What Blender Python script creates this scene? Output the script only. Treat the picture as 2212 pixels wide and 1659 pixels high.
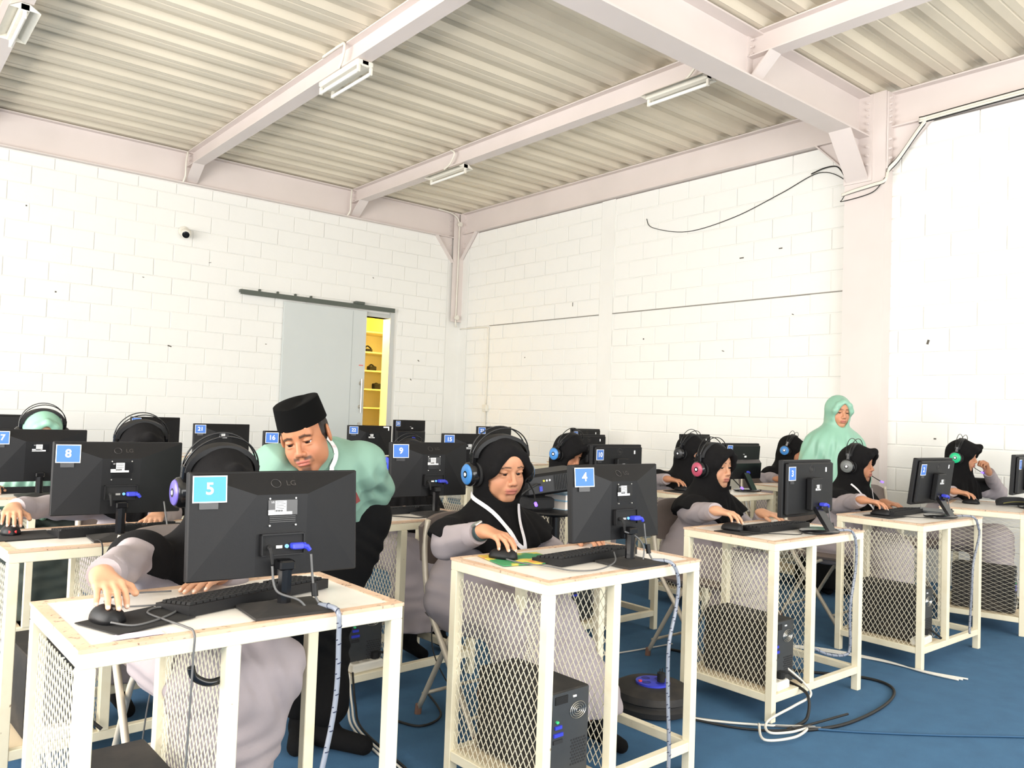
import bpy, bmesh, math, random
import numpy as np
from mathutils import Vector, Matrix
random.seed(7); np.random.seed(7)
for o in list(bpy.data.objects): bpy.data.objects.remove(o)
SC = bpy.context.scene
COL = SC.collection
PI = math.pi
# ------------------------------------------------------------------ camera
CAMH = 1.28; FPX = 1741.84
def _rot(yaw, pit, rol):
    cy, sy, cp, sp = math.cos(yaw), math.sin(yaw), math.cos(pit), math.sin(pit)
    f = Vector((sy*cp, cy*cp, sp)); r0 = Vector((cy, -sy, 0)); u0 = r0.cross(f)
    r = r0*math.cos(rol)+u0*math.sin(rol); u = r.cross(f)
    return r, u, f
_r, _u, _f = _rot(.6922998, .0370227, .0364032)
cam = bpy.data.cameras.new('camera'); camo = bpy.data.objects.new('camera', cam); COL.objects.link(camo)
m = Matrix.Identity(4)
for i in range(3): m[i][0] = _r[i]; m[i][1] = _u[i]; m[i][2] = -_f[i]
m[2][3] = CAMH; camo.matrix_world = m
cam.sensor_fit = 'HORIZONTAL'; cam.sensor_width = 36; cam.lens = FPX*36/2212; cam.clip_start = .05
SC.camera = camo
# ------------------------------------------------------------------ world, lights, exposure
w = bpy.data.worlds.new('sky'); SC.world = w; w.use_nodes = True
bg = w.node_tree.nodes['Background']; bg.inputs[0].default_value = (.93, .97, 1, 1); bg.inputs[1].default_value = 1.0
vs = SC.view_settings; vs.view_transform = 'Standard'; vs.look = 'None'; vs.gamma = 1; vs.exposure = .02
try: vs.use_curve_mapping = False
except Exception: pass
def area(name, loc, aim, sx, sy, power, col=(1, 1, 1)):
    l = bpy.data.lights.new(name, 'AREA'); l.shape = 'RECTANGLE'; l.size = sx; l.size_y = sy; l.energy = power; l.color = col
    o = bpy.data.objects.new(name, l); COL.objects.link(o); o.location = loc
    o.rotation_euler = (Vector(aim)-Vector(loc)).to_track_quat('-Z', 'Y').to_euler(); return o
# daylight entering through the window bays of the two sides behind the camera
area('daylight_side_window', (-2.95, 3.2, 2.15), (3, 3.6, 2.75), 7.0, 2.2, 520, (1, .985, .955))
area('daylight_rear_window', (2.0, -2.55, 2.0), (2.2, 4, 2.4), 7.5, 2.2, 400, (1, .985, .955))
area('sunlit_ground_bounce', (-2.9, 3.4, 1.1), (2.6, 4.6, 4.2), 4.5, .5, 120, (1, .88, .78))
# ------------------------------------------------------------------ materials
def lin(c):
    r = []
    for v in c:
        v = v/255.; r.append(v/12.92 if v <= .04045 else ((v+.055)/1.055)**2.4)
    return tuple(r)+(1,)
MATS = {}
def mat(name, rgb, rough=.55, metal=0., var=None, bump=None, emit=None, alpha=None, spec=None, attr=None, trans=None, sheen=None, var2=None):
    """var=(scale, amount, rgb2) colour noise; bump=(scale, strength)"""
    if name in MATS: return MATS[name]
    M = bpy.data.materials.new(name); M.use_nodes = True; nt = M.node_tree; B = nt.nodes['Principled BSDF']
    B.inputs['Base Color'].default_value = lin(rgb); B.inputs['Roughness'].default_value = rough; B.inputs['Metallic'].default_value = metal
    if spec is not None: B.inputs['Specular IOR Level'].default_value = spec
    if sheen: B.inputs['Sheen Weight'].default_value = sheen
    tc = None
    def coords():
        nonlocal tc
        if tc is None: tc = nt.nodes.new('ShaderNodeTexCoord')
        return tc.outputs['Object']
    src = None
    if attr:
        a = nt.nodes.new('ShaderNodeAttribute'); a.attribute_name = attr; src = a.outputs['Color']
        nt.links.new(src, B.inputs['Base Color'])
    for vv in (var, var2):
        if not vv: continue
        n = nt.nodes.new('ShaderNodeTexNoise'); n.inputs['Scale'].default_value = vv[0]; n.inputs['Detail'].default_value = 5
        nt.links.new(coords(), n.inputs['Vector'])
        r = nt.nodes.new('ShaderNodeValToRGB'); lo = vv[3] if len(vv) > 3 else .35; hi = vv[4] if len(vv) > 4 else .7
        r.color_ramp.elements[0].position = lo; r.color_ramp.elements[1].position = hi
        nt.links.new(n.outputs['Fac'], r.inputs['Fac'])
        mx = nt.nodes.new('ShaderNodeMix'); mx.data_type = 'RGBA'
        mu = nt.nodes.new('ShaderNodeMath'); mu.operation = 'MULTIPLY'; mu.inputs[1].default_value = vv[1]
        nt.links.new(r.outputs['Color'], mu.inputs[0]); nt.links.new(mu.outputs[0], mx.inputs['Factor'])
        if src is not None: nt.links.new(src, mx.inputs[6])
        else: mx.inputs[6].default_value = lin(rgb)
        mx.inputs[7].default_value = lin(vv[2]); src = mx.outputs[2]
        nt.links.new(src, B.inputs['Base Color'])
    if bump:
        n = nt.nodes.new('ShaderNodeTexNoise'); n.inputs['Scale'].default_value = bump[0]; n.inputs['Detail'].default_value = 4
        nt.links.new(coords(), n.inputs['Vector'])
        b = nt.nodes.new('ShaderNodeBump'); b.inputs['Strength'].default_value = bump[1]; b.inputs['Distance'].default_value = bump[2] if len(bump) > 2 else .01
        nt.links.new(n.outputs['Fac'], b.inputs['Height']); nt.links.new(b.outputs['Normal'], B.inputs['Normal'])
    if emit: B.inputs['Emission Color'].default_value = lin(emit[0]); B.inputs['Emission Strength'].default_value = emit[1]
    if trans: B.inputs['Transmission Weight'].default_value = trans
    if alpha is not None: B.inputs['Alpha'].default_value = alpha
    MATS[name] = M; return M
wallm = mat('white_painted_block', (240, 239, 234), .8, var=(1.3, .25, (226, 224, 216)), bump=(35, .25, .004))
plaster = mat('white_plaster', (238, 237, 232), .8, var=(2.5, .3, (224, 222, 214)), bump=(20, .15, .004))
steelm = mat('pinkish_white_steel_paint', (224, 213, 208), .5, var=(2.2, .35, (208, 198, 192)), bump=(60, .05, .003))
deckm = mat('galvanised_deck', (226, 216, 196), .5, .12, var=(1.6, .5, (204, 195, 176)), bump=(8, .05, .004))
carpet = mat('blue_carpet', (58, 101, 137), .95, var=(9, .5, (47, 85, 118)), var2=(420, .5, (72, 112, 146), .5, .75), bump=(520, .6, .004))
cream = mat('cream_steel_paint', (234, 225, 198), .5, var=(14, .45, (218, 203, 170), .5, .75), var2=(48, .9, (120, 88, 58), .7, .76), bump=(40, .08, .002))
worn = mat('worn_cream_edge', (206, 172, 144), .55, var=(60, .9, (100, 70, 48), .60, .66), var2=(12, .4, (226, 208, 184)), bump=(60, .1, .002))
lamin = mat('white_laminate', (240, 234, 224), .25, var=(9, .5, (226, 208, 190), .55, .75), var2=(30, .8, (190, 160, 130), .72, .78))
blackp = mat('black_plastic', (17, 17, 19), .5, spec=.3, var=(30, .3, (23, 22, 22)), bump=(300, .12, .001))
blackg = mat('black_gloss_plastic', (18, 18, 20), .2)
blackm = mat('black_matte', (17, 17, 18), .8, var=(20, .4, (26, 25, 25)))
dusty = mat('dusty_black_plastic', (34, 32, 31), .7, var=(9, .7, (62, 56, 50), .45, .7), bump=(80, .1, .002))
darkscreen = mat('lit_screen', (30, 40, 60), .2, emit=((190, 210, 235), .6))
whitepaper = mat('white_paper', (244, 244, 244), .7)
bluepaper = mat('blue_tag_paper', (66, 116, 196), .6, var=(30, .25, (58, 104, 186)))
cyanpaper = mat('bright_blue_tag_paper', (72, 152, 212), .6, var=(12, .3, (62, 138, 204)))
numw = mat('white_numeral', (248, 248, 248), .7)
vgab = mat('blue_vga_plastic', (52, 62, 190), .45)
steel = mat('bright_steel', (200, 198, 192), .3, .9)
chaintube = mat('cream_tube', (206, 196, 178), .35, .2, var=(20, .3, (180, 168, 148)))
brownv = mat('brown_grey_vinyl', (112, 100, 94), .5, var=(25, .3, (96, 86, 82)), bump=(120, .1, .002))
rubber = mat('brown_rubber', (128, 96, 82), .8)
sleevem = mat('clear_spiral_wrap', (138, 144, 156), .2, alpha=.85, spec=.6)
cableb = mat('black_cable', (22, 22, 22), .55)
cableg = mat('grey_cable', (92, 92, 92), .5)
cablew = mat('white_cable', (214, 210, 200), .5)
cablebl = mat('blue_cable', (30, 74, 108), .6)
whitepl = mat('white_plastic', (232, 228, 216), .45, var=(20, .3, (214, 206, 190)))
doorm = mat('pale_grey_door', (206, 211, 209), .55, var=(3, .25, (196, 202, 200)))
trackm = mat('grey_green_track', (86, 92, 84), .5)
yellow = mat('yellow_room_paint', (250, 226, 120), .7)
shelfm = mat('cream_shelf', (228, 214, 168), .6)
skinm = mat('skin', (200, 150, 120), .5, attr='tint', spec=.35)
hijabk = mat('black_cloth', (15, 14, 15), .95, spec=.2, var=(60, .3, (21, 20, 21)), bump=(240, .25, .002))
hijabg = mat('mint_satin', (136, 180, 158), .42, var=(6, .3, (122, 168, 146)), bump=(200, .06, .001))
greycl = mat('grey_lilac_cloth', (160, 150, 152), .9, var=(8, .35, (140, 131, 134)), bump=(300, .2, .002))
shirtg = mat('sage_green_shirt', (122, 156, 140), .8, var=(7, .3, (108, 143, 128)), bump=(26, .12, .006))
blackcl = mat('black_trouser_cloth', (13, 13, 14), .95, spec=.2, bump=(200, .2, .002))
velvet = mat('black_velvet', (9, 9, 9), .98, spec=.1)
hairm = mat('dark_hair', (36, 28, 24), .7, bump=(300, .4, .002))
darkolive = mat('dark_grey_green_cloth', (62, 70, 66), .9)
maroon = mat('maroon_cloth', (110, 48, 46), .8)
eyew = mat('eye', (230, 225, 220), .15, attr='tint')
lany = mat('white_lanyard', (226, 222, 224), .7, var=(40, .5, (180, 150, 160), .6, .7))
greenpad = mat('green_print', (60, 140, 90), .6, var=(9, .9, (226, 200, 80), .5, .55), var2=(7, .9, (214, 120, 70), .62, .66))
pouchm = mat('black_pouch_cloth', (28, 28, 30), .85, bump=(90, .2, .003))
olive = mat('olive_zip', (110, 104, 50), .6)
bookp = mat('book_pages', (226, 216, 208), .8)
bookb = mat('pale_blue_cover', (158, 198, 222), .5)
# ------------------------------------------------------------------ mesh helpers
class MB:
    def __init__(s): s.v = []; s.f = []; s.mi = []
    def add(s, vs, fs, mi=0):
        b = len(s.v); s.v += [tuple(v) for v in vs]; s.f += [tuple(i+b for i in f) for f in fs]; s.mi += [mi]*len(fs); return s
    def box(s, x0, y0, z0, x1, y1, z1, mi=0, M=None):
        vs = [(x0,y0,z0),(x1,y0,z0),(x1,y1,z0),(x0,y1,z0),(x0,y0,z1),(x1,y0,z1),(x1,y1,z1),(x0,y1,z1)]
        if M is not None: vs = [M @ Vector(v) for v in vs]
        return s.add(vs, [(0,3,2,1),(4,5,6,7),(0,1,5,4),(1,2,6,5),(2,3,7,6),(3,0,4,7)], mi)
    def cbox(s, c, sz, M=None, mi=0):
        T = Matrix.Translation(c) @ (M.to_4x4() if M is not None else Matrix.Identity(4))
        return s.box(-sz[0]/2,-sz[1]/2,-sz[2]/2,sz[0]/2,sz[1]/2,sz[2]/2, mi, T)
    def bbox(s, x0, y0, z0, x1, y1, z1, b=.004, M=None, mi=0):
        """box with chamfered vertical and top/bottom edges (loft of inset rings)"""
        def ring(i, z): return [(x0+i+b*0,y0+i+0,z)] and [(x0+i,y0+b+i*0,z)] 
        def r(i, z):
            X0,Y0,X1,Y1 = x0+i,y0+i,x1-i,y1-i
            return [(X0+b,Y0,z),(X1-b,Y0,z),(X1,Y0+b,z),(X1,Y1-b,z),(X1-b,Y1,z),(X0+b,Y1,z),(X0,Y1-b,z),(X0,Y0+b,z)]
        return s.loft([r(b,z0),r(0,z0+b),r(0,z1-b),r(b,z1)], True, M, mi)
    def loft(s, rings, caps=True, M=None, mi=0, closed=True):
        n = len(rings[0]); vs = [v for r in rings for v in r]
        if M is not None: vs = [M @ Vector(v) for v in vs]
        fs = []
        for k in range(len(rings)-1):
            for i in range(n if closed else n-1):
                j = (i+1) % n; fs.append((k*n+i, k*n+j, (k+1)*n+j, (k+1)*n+i))
        if caps: fs.append(tuple(range(n-1,-1,-1))); fs.append(tuple((len(rings)-1)*n+i for i in range(n)))
        return s.add(vs, fs, mi)
    def tube(s, pts, r, n=8, caps=True, mi=0):
        pts = [Vector(p) for p in pts]; rings = []; up = None
        rr = r if hasattr(r, '__len__') else [r]*len(pts)
        for i, p in enumerate(pts):
            t = (pts[min(i+1,len(pts)-1)]-pts[max(i-1,0)]).normalized()
            if up is None: up = Vector((0,0,1)) if abs(t.z) < .9 else Vector((1,0,0))
            a = t.cross(up)
            if a.length < 1e-5: a = t.orthogonal()
            a.normalize(); b = a.cross(t).normalized(); up = b
            rings.append([p+(a*math.cos(2*PI*k/n)+b*math.sin(2*PI*k/n))*rr[i] for k in range(n)])
        return s.loft(rings, caps, None, mi)
    def cyl(s, a, b, r0, r1=None, n=16, mi=0): return s.tube([a, b], [r0, r0 if r1 is None else r1], n, True, mi)
    def lathe(s, prof, n=24, M=None, mi=0, caps=True):
        return s.loft([[(r*math.cos(2*PI*k/n), r*math.sin(2*PI*k/n), z) for k in range(n)] for r, z in prof], caps, M, mi)
    def mesh(s, name):
        me = bpy.data.meshes.new(name); me.from_pydata([tuple(v) for v in s.v], [], s.f); return me
    def obj(s, name, mats, parent=None, smooth=False, loc=None, fix=True):
        me = s.mesh(name)
        if not isinstance(mats, (list, tuple)): mats = [mats]
        for q in mats: me.materials.append(q)
        if len(mats) > 1: me.polygons.foreach_set('material_index', s.mi)
        if fix:
            bm = bmesh.new(); bm.from_mesh(me); bmesh.ops.recalc_face_normals(bm, faces=bm.faces); bm.to_mesh(me); bm.free()
        if smooth:
            me.polygons.foreach_set('use_smooth', [True]*len(me.polygons))
            if smooth is not True: me.set_sharp_from_angle(angle=math.radians(smooth))
        return link(name, me, parent, loc)
def link(name, me, parent=None, loc=None):
    o = bpy.data.objects.new(name, me); COL.objects.link(o)
    if parent is not None: o.parent = parent
    if loc is not None: o.location = loc
    return o
NUMW = dict(zip(range(29), 'zero one two three four five six seven eight nine ten eleven twelve thirteen fourteen fifteen sixteen seventeen eighteen nineteen twenty twenty-one twenty-two twenty-three twenty-four twenty-five twenty-six twenty-seven twenty-eight'.split()))
def words(s): return ' '.join(NUMW[int(q.strip(','))]+(',' if q.endswith(',') else '') if q.strip(',').isdigit() else q for q in s.split())
def tag(o, label, cat, group=None, kind=None):
    label = words(label)
    o['label'] = label; o['category'] = cat
    if group: o['group'] = group
    if kind: o['kind'] = kind
    return o
def thing(name, label, cat, loc=(0,0,0), rz=0, group=None):
    o = bpy.data.objects.new(name, None); COL.objects.link(o); o.empty_display_size = .05
    o.location = loc; o.rotation_euler = (0,0,rz); return tag(o, label, cat, group)
def struct(o, label=None, cat=None):
    o['kind'] = 'structure'
    if label: o['label'] = label
    if cat: o['category'] = cat
    return o
def spline(P, n=8):
    """Catmull-Rom through points"""
    P = [Vector(p) for p in P]; out = []
    for i in range(len(P)-1):
        a = P[max(i-1,0)]; b = P[i]; c = P[i+1]; d = P[min(i+2,len(P)-1)]
        for k in range(n):
            t = k/n; out.append(.5*((2*b)+(c-a)*t+(2*a-5*b+4*c-d)*t*t+(3*b-a-3*c+d)*t**3))
    out.append(P[-1]); return out
_txt = {}
def text_mesh(body, size, bold=0., align='CENTER'):
    key = (body, size, bold)
    if key in _txt: return _txt[key]
    cu = bpy.data.curves.new('lettering', 'FONT'); cu.body = body; cu.size = size; cu.align_x = align; cu.align_y = 'CENTER'; cu.offset = bold; cu.resolution_u = 4
    o = bpy.data.objects.new('lettering', cu); COL.objects.link(o)
    dg = bpy.context.evaluated_depsgraph_get(); me = bpy.data.meshes.new_from_object(o.evaluated_get(dg))
    bpy.data.objects.remove(o); _txt[key] = me; return me
def text_obj(name, body, size, M, material, parent, bold=0., align='CENTER'):
    me = text_mesh(body, size, bold, align).copy(); me.transform(M); me.materials.clear(); me.materials.append(material)
    return link(name, me, parent)
# ================================================================== THE ROOM
XW, YW = 7.1, 9.87          # inner faces of right and back walls
X0, Y0 = -3.2, -2.8         # the two window sides behind the camera
ZT = 3.9                    # top of block work
struct(MB().box(X0-.2, Y0-.2, -.1, XW+.2, YW+.2, 0).obj('floor', carpet), 'blue carpet floor', 'floor')
# block walls: a recessed mortar core and every block proud of it
BL, BH, JT, PH = .425, .2, .007, .133
def block_wall(name, label, core, span, holes, place, zmax, zsplit):
    wall = struct(core.obj(name, plaster), label, 'wall')
    protos = {}
    def proto(L, H):
        k = (round(L, 2), round(H, 2))
        if k not in protos:
            b = MB(); e = .004
            b.loft([[(JT/2, 0, JT/2), (L-JT/2, 0, JT/2), (L-JT/2, 0, H-JT/2), (JT/2, 0, H-JT/2)],
                    [(JT/2, -.004, JT/2), (L-JT/2, -.004, JT/2), (L-JT/2, -.004, H-JT/2), (JT/2, -.004, H-JT/2)],
                    [(JT/2+e, -.0075, JT/2+e), (L-JT/2-e, -.0075, JT/2+e), (L-JT/2-e, -.0075, H-JT/2-e), (JT/2+e, -.0075, H-JT/2-e)]])
            me = b.mesh('block'); me.materials.append(wallm)
            bm = bmesh.new(); bm.from_mesh(me); bmesh.ops.recalc_face_normals(bm, faces=bm.faces); bm.to_mesh(me); bm.free()
            protos[k] = me
        return protos[k]
    items = []
    r = 0; z = PH-BH
    while z < zmax-.02:
        z1 = min(z+BH, zmax); zz = max(z, 0)
        a = span[0] - (BL/2 if r % 2 else 0)
        while a < span[1]-.01:
            s0, s1 = max(a, span[0]), min(a+BL, span[1]); segs = [(s0, s1)]
            for (h0, h1, hz0, hz1) in holes:
                if z1 > hz0+.02 and zz < hz1-.02:
                    segs = [q for g in segs for q in ((g[0], min(g[1], h0)), (max(g[0], h1), g[1])) if q[1]-q[0] > .03]
            for g in segs:
                if g[1]-g[0] > .03 and z1-zz > .03: items.append((g[0], zz, g[1]-g[0], z1-zz))
            a += BL
        z += BH; r += 1
    items.sort(key=lambda q: -(q[1] > zsplit)*100-q[1])
    near = items[:300]; rest = items[300:]
    for (s, zz, L, H) in near:
        o = link('block', proto(L, H), wall); place(o, s, zz, random.uniform(-.0025, .001))
    if rest:
        mb = MB()
        for (s, zz, L, H) in rest:
            me = proto(L, H); o = bpy.data.objects.new('tmp', me); place(o, s, zz, 0); Mx = o.matrix_basis.copy(); bpy.data.objects.remove(o)
            mb.add([Mx @ v.co for v in me.vertices], [tuple(p.vertices) for p in me.polygons])
        q = mb.obj('block_courses', wallm, wall); q['kind'] = 'stuff'
    return wall
DX0, DX1, DZ = 4.72, 5.9, 2.56     # doorway in the back wall
core = MB().box(X0, YW, 0, DX0, YW+.16, ZT).box(DX1, YW, 0, XW+.16, YW+.16, ZT).box(DX0, YW, DZ, DX1, YW+.16, ZT)
def place_back(o, s, zz, d): o.location = (s, YW-d*0, zz); o.delta_location = (0, d, 0)
wall_back = block_wall('wall_back', 'white painted block wall behind the sliding door', core, (-1.36+.243, 6.86), [(DX0-.1, DX1+.12, 0, DZ+.12)], place_back, 3.86, .9)
MB().box(X0, YW-.012, 0, -1.12, YW, 3.86).obj('plain_infill', wallm, wall_back)
def place_right(o, s, zz, d): o.location = (XW+d, YW-.22-s, zz); o.rotation_euler = (0, 0, -PI/2)
core = MB().box(XW, Y0, 0, XW+.16, YW+.16, ZT+.02)
wall_right = block_wall('wall_right', 'white painted block wall along the right side of the room', core, (0, 8.6), [(9.65-6.93, 9.65-6.7, 0, 5), (9.65-3.74, 9.65-3.36, 0, 5)], place_right, 3.93, .9)
MB().box(XW-.012, Y0, 0, XW, YW-.22-8.6, 3.93).obj('plain_infill', wallm, wall_right)
MB().box(XW-.013, 6.705, 0, XW, 6.925, 3.93).obj('plaster_strip', plaster, wall_right)
MB().box(XW-.02, YW-.22, 0, XW, YW, 3.93).obj('plaster_strip', plaster, wall_right)
MB().box(6.86, YW-.016, 0, XW, YW, 3.86).obj('plaster_strip', plaster, wall_back)
# long hairline ledge that runs along the right wall
MB().box(XW-.018, 3.76, 2.528, XW, 6.7, 2.536).box(XW-.018, 6.93, 2.528, XW, 9.1, 2.536).obj('joint_line', mat('grey_joint', (150, 146, 138), .8), wall_right)
# walls behind the camera, open window bays
b = MB().box(X0-.16, Y0-.16, 0, X0, YW+.16, .95).box(X0-.16, Y0-.16, 3.3, X0, YW+.16, ZT+.4)
for y in (Y0-.16, -.6, 1.7, 4.0, 6.3, YW-.1): b.box(X0-.16, y, .95, X0, y+.26, 3.3)
struct(b.obj('wall_left', plaster), 'white wall with open window bays, left of the room', 'wall')
b = MB().box(X0, Y0-.16, 0, XW+.16, Y0, .9).box(X0, Y0-.16, 3.2, XW+.16, Y0, ZT+.4)
for x in (X0, -.9, 1.4, 3.7, 6.0, XW-.1): b.box(x, Y0-.16, .9, x+.26, Y0, 3.2)
struct(b.obj('wall_front', plaster), 'white wall with open window bays behind the photographer', 'wall')
# ---------------------------------------------------------------- ceiling deck (ribs run along X)
ceil = struct(MB().box(X0-.2, Y0-.2, 4.42, XW+.5, YW+.5, 4.5).obj('ceiling', mat('deck_void', (70, 66, 60), .9)), 'ribbed metal deck ceiling', 'ceiling')
PIT, ZD = .35, 4.262
def deck(y0, n):
    prof = []
    for i in range(n):
        y = y0+i*PIT
        for dy, dz in ((0, 0), (.06, 0), (.066, .006), (.074, .006), (.08, 0), (.15, 0), (.185, .052), (.24, .052), (.246, .046), (.254, .046), (.26, .052), (.315, .052)): prof.append((y+dy, ZD+dz))
    prof.append((y0+n*PIT, ZD))
    b = MB(); k = len(prof)
    b.add([(X0, p[0], p[1]) for p in prof]+[(XW+.12, p[0], p[1]) for p in prof], [(i, i+1, k+i+1, k+i) for i in range(k-1)])
    return b
y = 4.517+.02-8*PIT*1 - 14*PIT/2*0
y = 9.87+.4
n = 0
yy = 4.50-PIT*21
while yy < YW+.1:
    o = deck(yy, 3).obj('deck_sheet', deckm, ceil, fix=False); o.location.z = .0012*(n % 2); yy += 3*PIT; n += 1
# ---------------------------------------------------------------- steel frame
def ibeam(name, a, b_, axis, zb, zt, half, parent, tf=.012, tw=.01, stiff=()):
    """I-section between a and b_ along axis at centre c"""
    (s0, s1, c) = a, b_, half[0]; hw = half[1]
    m = MB()
    for (u0, u1, z0, z1) in ((c-hw, c+hw, zb, zb+tf), (c-hw, c+hw, zt-tf, zt), (c-tw/2, c+tw/2, zb+tf, zt-tf)):
        if axis == 'x': m.box(s0, u0, z0, s1, u1, z1)
        else: m.box(u0, s0, z0, u1, s1, z1)
    return m.obj(name, steelm, parent)
def bolt(parent, p, d, r=.016):
    d = Vector(d); p = Vector(p)
    m = MB(); m.tube([p, p+d*.012], r, 6); m.tube([p+d*.012, p+d*.024], r*.6, 8); return m.obj('bolt', steelm, parent)
GY, GW = 3.595, .107
gird = ibeam('girder', X0, 6.98, 'x', 3.87, 4.25, (GY, GW), ceil, .014)
back_beam = ibeam('edge_beam', X0, XW, 'x', 3.868, 4.25, (YW+.0, .075), ceil, .012)
right_beam = ibeam('edge_beam', 3.74, YW, 'y', 3.94, 4.26, (XW+.0, .07), ceil, .012)
right_beam2 = ibeam('edge_beam', Y0, 3.36, 'y', 3.94, 4.26, (XW+.0, .07), ceil, .012)
for px in (.845, 3.076, 5.262):
    p1 = ibeam('purlin', GY+.012, YW-.01, 'y', 4.072, 4.258, (px, .066), ceil, .01)
    p2 = ibeam('purlin', Y0, GY-.012, 'y', 4.072, 4.258, (px, .066), ceil, .01)
    # haunch brackets with end plate at both supports
    for (pp, yy, sg, zb) in ((p1, YW-.004, -1, 3.885), (p1, GY+.008, 1, 3.885), (p2, GY-.004, -1, 3.885)):
        m = MB()
        m.box(px-.066, min(yy, yy+sg*.012), zb, px+.066, max(yy, yy+sg*.012), 4.25)         # end plate
        L = .2 if abs(yy-GY) < .1 else .26
        q = yy+sg*.012
        m.add([(px-.066, q, zb), (px+.066, q, zb), (px+.066, q+sg*L, 4.072), (px-.066, q+sg*L, 4.072),
               (px-.066, q, zb+.016), (px+.066, q, zb+.016), (px+.066, q+sg*(L-.02), 4.072), (px-.066, q+sg*(L-.02), 4.072)],
              [(0,1,2,3), (4,7,6,5), (0,4,5,1), (1,5,6,2), (3,2,6,7), (0,3,7,4)])
        m.add([(px-.004, q, zb+.012), (px+.004, q, zb+.012), (px+.004, q+sg*(L-.014), 4.072), (px-.004, q+sg*(L-.014), 4.072), (px-.004, q, 4.072), (px+.004, q, 4.072)],
              [(0,1,2,3), (0,4,5,1), (0,3,4), (1,5,2), (4,3,2,5)])
        g = m.obj('haunch_bracket', steelm, ceil)
        for k in range(3):
            for sx in (-1, 1): bolt(g, (px+sx*.036, q, 4.105+k*.055), (0, sg, 0), .012)
# column with haunch on the right wall
colm = MB()
CX, CY0, CY1 = 6.95, 3.35, 3.72
colm.box(CX, CY0, 0, CX+.014, CY1, 3.62).box(CX+.014, 3.53, 0, XW, 3.545, 3.62).box(CX+.014, CY1-.012, 0, XW, CY1, 3.62).box(CX+.014, CY0, 0, XW, CY0+.012, 3.62)
colm.box(CX, CY0+.002, 3.62, XW, CY1-.002, 4.258)
column = colm.obj('steel_column', steelm); struct(column, 'pale pink steel column against the right wall', 'column')
m = MB()
hx = 6.60
m.add([(hx, GY-.1, 3.87), (hx, GY+.1, 3.87), (CX, GY+.1, 3.47), (CX, GY-.1, 3.47), (hx+.02, GY-.1, 3.87), (hx+.02, GY+.1, 3.87), (CX, GY+.1, 3.488), (CX, GY-.1, 3.488)],
      [(0,1,2,3), (4,7,6,5), (0,4,5,1), (1,5,6,2), (0,3,7,4), (3,2,6,7)])
m.add([(hx+.014, GY-.005, 3.87), (CX, GY-.005, 3.87), (CX, GY-.005, 3.484), (hx+.014, GY+.005, 3.87), (CX, GY+.005, 3.87), (CX, GY+.005, 3.484)], [(0,1,2), (3,5,4), (0,3,4,1), (1,4,5,2), (0,2,5,3)])
m.box(CX-.016, GY-.13, 3.47, CX, GY+.13, 4.25)
hb = m.obj('haunch', steelm, column)
for k in range(5):
    for sy in (-1, 1): bolt(hb, (CX-.016, GY+sy*.09, 3.93+k*.062), (-1, 0, 0))
for k in range(3):
    for sy in (-1, 1): bolt(hb, (CX-.016, GY+sy*.09, 3.62+k*.08), (-1, 0, 0))
for sg, yb in ((1, CY1), (-1, CY0)):
    m = MB(); L = .34
    m.box(CX+.02, min(yb, yb+sg*.012), 3.56, XW, max(yb, yb+sg*.012), 4.25)
    q = yb+sg*.012
    m.add([(XW-.07, q, 3.60), (XW, q, 3.60), (XW, q+sg*L, 3.94), (XW-.07, q+sg*L, 3.94), (XW-.07, q, 3.618), (XW, q, 3.618), (XW, q+sg*(L-.02), 3.94), (XW-.07, q+sg*(L-.02), 3.94)],
          [(0,1,2,3), (4,7,6,5), (0,4,5,1), (1,5,6,2), (3,2,6,7), (0,3,7,4)])
    m.add([(XW-.03, q, 3.6), (XW-.03, q+sg*L, 3.94), (XW-.03, q, 3.94), (XW-.022, q, 3.6), (XW-.022, q+sg*L, 3.94), (XW-.022, q, 3.94)], [(0,1,2), (3,5,4), (0,2,5,3), (0,3,4,1), (1,4,5,2)])
    g = m.obj('knee_bracket', steelm, column)
    for k in range(5): bolt(g, (XW-.1, q, 3.98+k*.055), (0, sg, 0))
    for k in range(3): bolt(g, (XW-.1, q, 3.66+k*.085), (0, sg, 0))
# corner column with knee brackets
m = MB().box(6.99, 9.80, 2.62, 7.0, YW, 4.25).box(6.90, 9.80, 2.62, 7.0, 9.81, 4.25).box(7.0, 9.79, 2.62, XW, 9.80, 4.25)
cc = m.obj('corner_post', steelm); struct(cc, 'narrow pale steel post in the far corner', 'column')
m = MB()
m.add([(6.9, YW-.03, 3.52), (6.9, YW-.03, 3.868), (6.62, YW-.03, 3.868), (6.9, YW-.02, 3.52), (6.9, YW-.02, 3.868), (6.62, YW-.02, 3.868)], [(0,1,2), (3,5,4), (0,3,4,1), (1,4,5,2), (0,2,5,3)])
m.add([(6.9, YW-.08, 3.50), (6.9, YW, 3.50), (6.6, YW, 3.868), (6.6, YW-.08, 3.868), (6.9, YW-.08, 3.52), (6.9, YW, 3.52), (6.62, YW, 3.868), (6.62, YW-.08, 3.868)], [(0,1,2,3), (4,7,6,5), (0,4,5,1), (0,3,7,4), (3,2,6,7), (1,5,6,2)])
g = m.obj('knee_bracket', steelm, cc)
for k in range(8): bolt(g, (6.86, YW-.03 if k < 3 else YW-.004, 3.62+k*.072), (0, -1, 0), .011)
m = MB()
m.add([(XW-.08, 9.79, 3.56), (XW, 9.79, 3.56), (XW, 9.44, 3.94), (XW-.08, 9.44, 3.94), (XW-.08, 9.79, 3.58), (XW, 9.79, 3.58), (XW, 9.46, 3.94), (XW-.08, 9.46, 3.94)], [(0,1,2,3), (4,7,6,5), (0,4,5,1), (0,3,7,4), (3,2,6,7), (1,5,6,2)])
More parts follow.
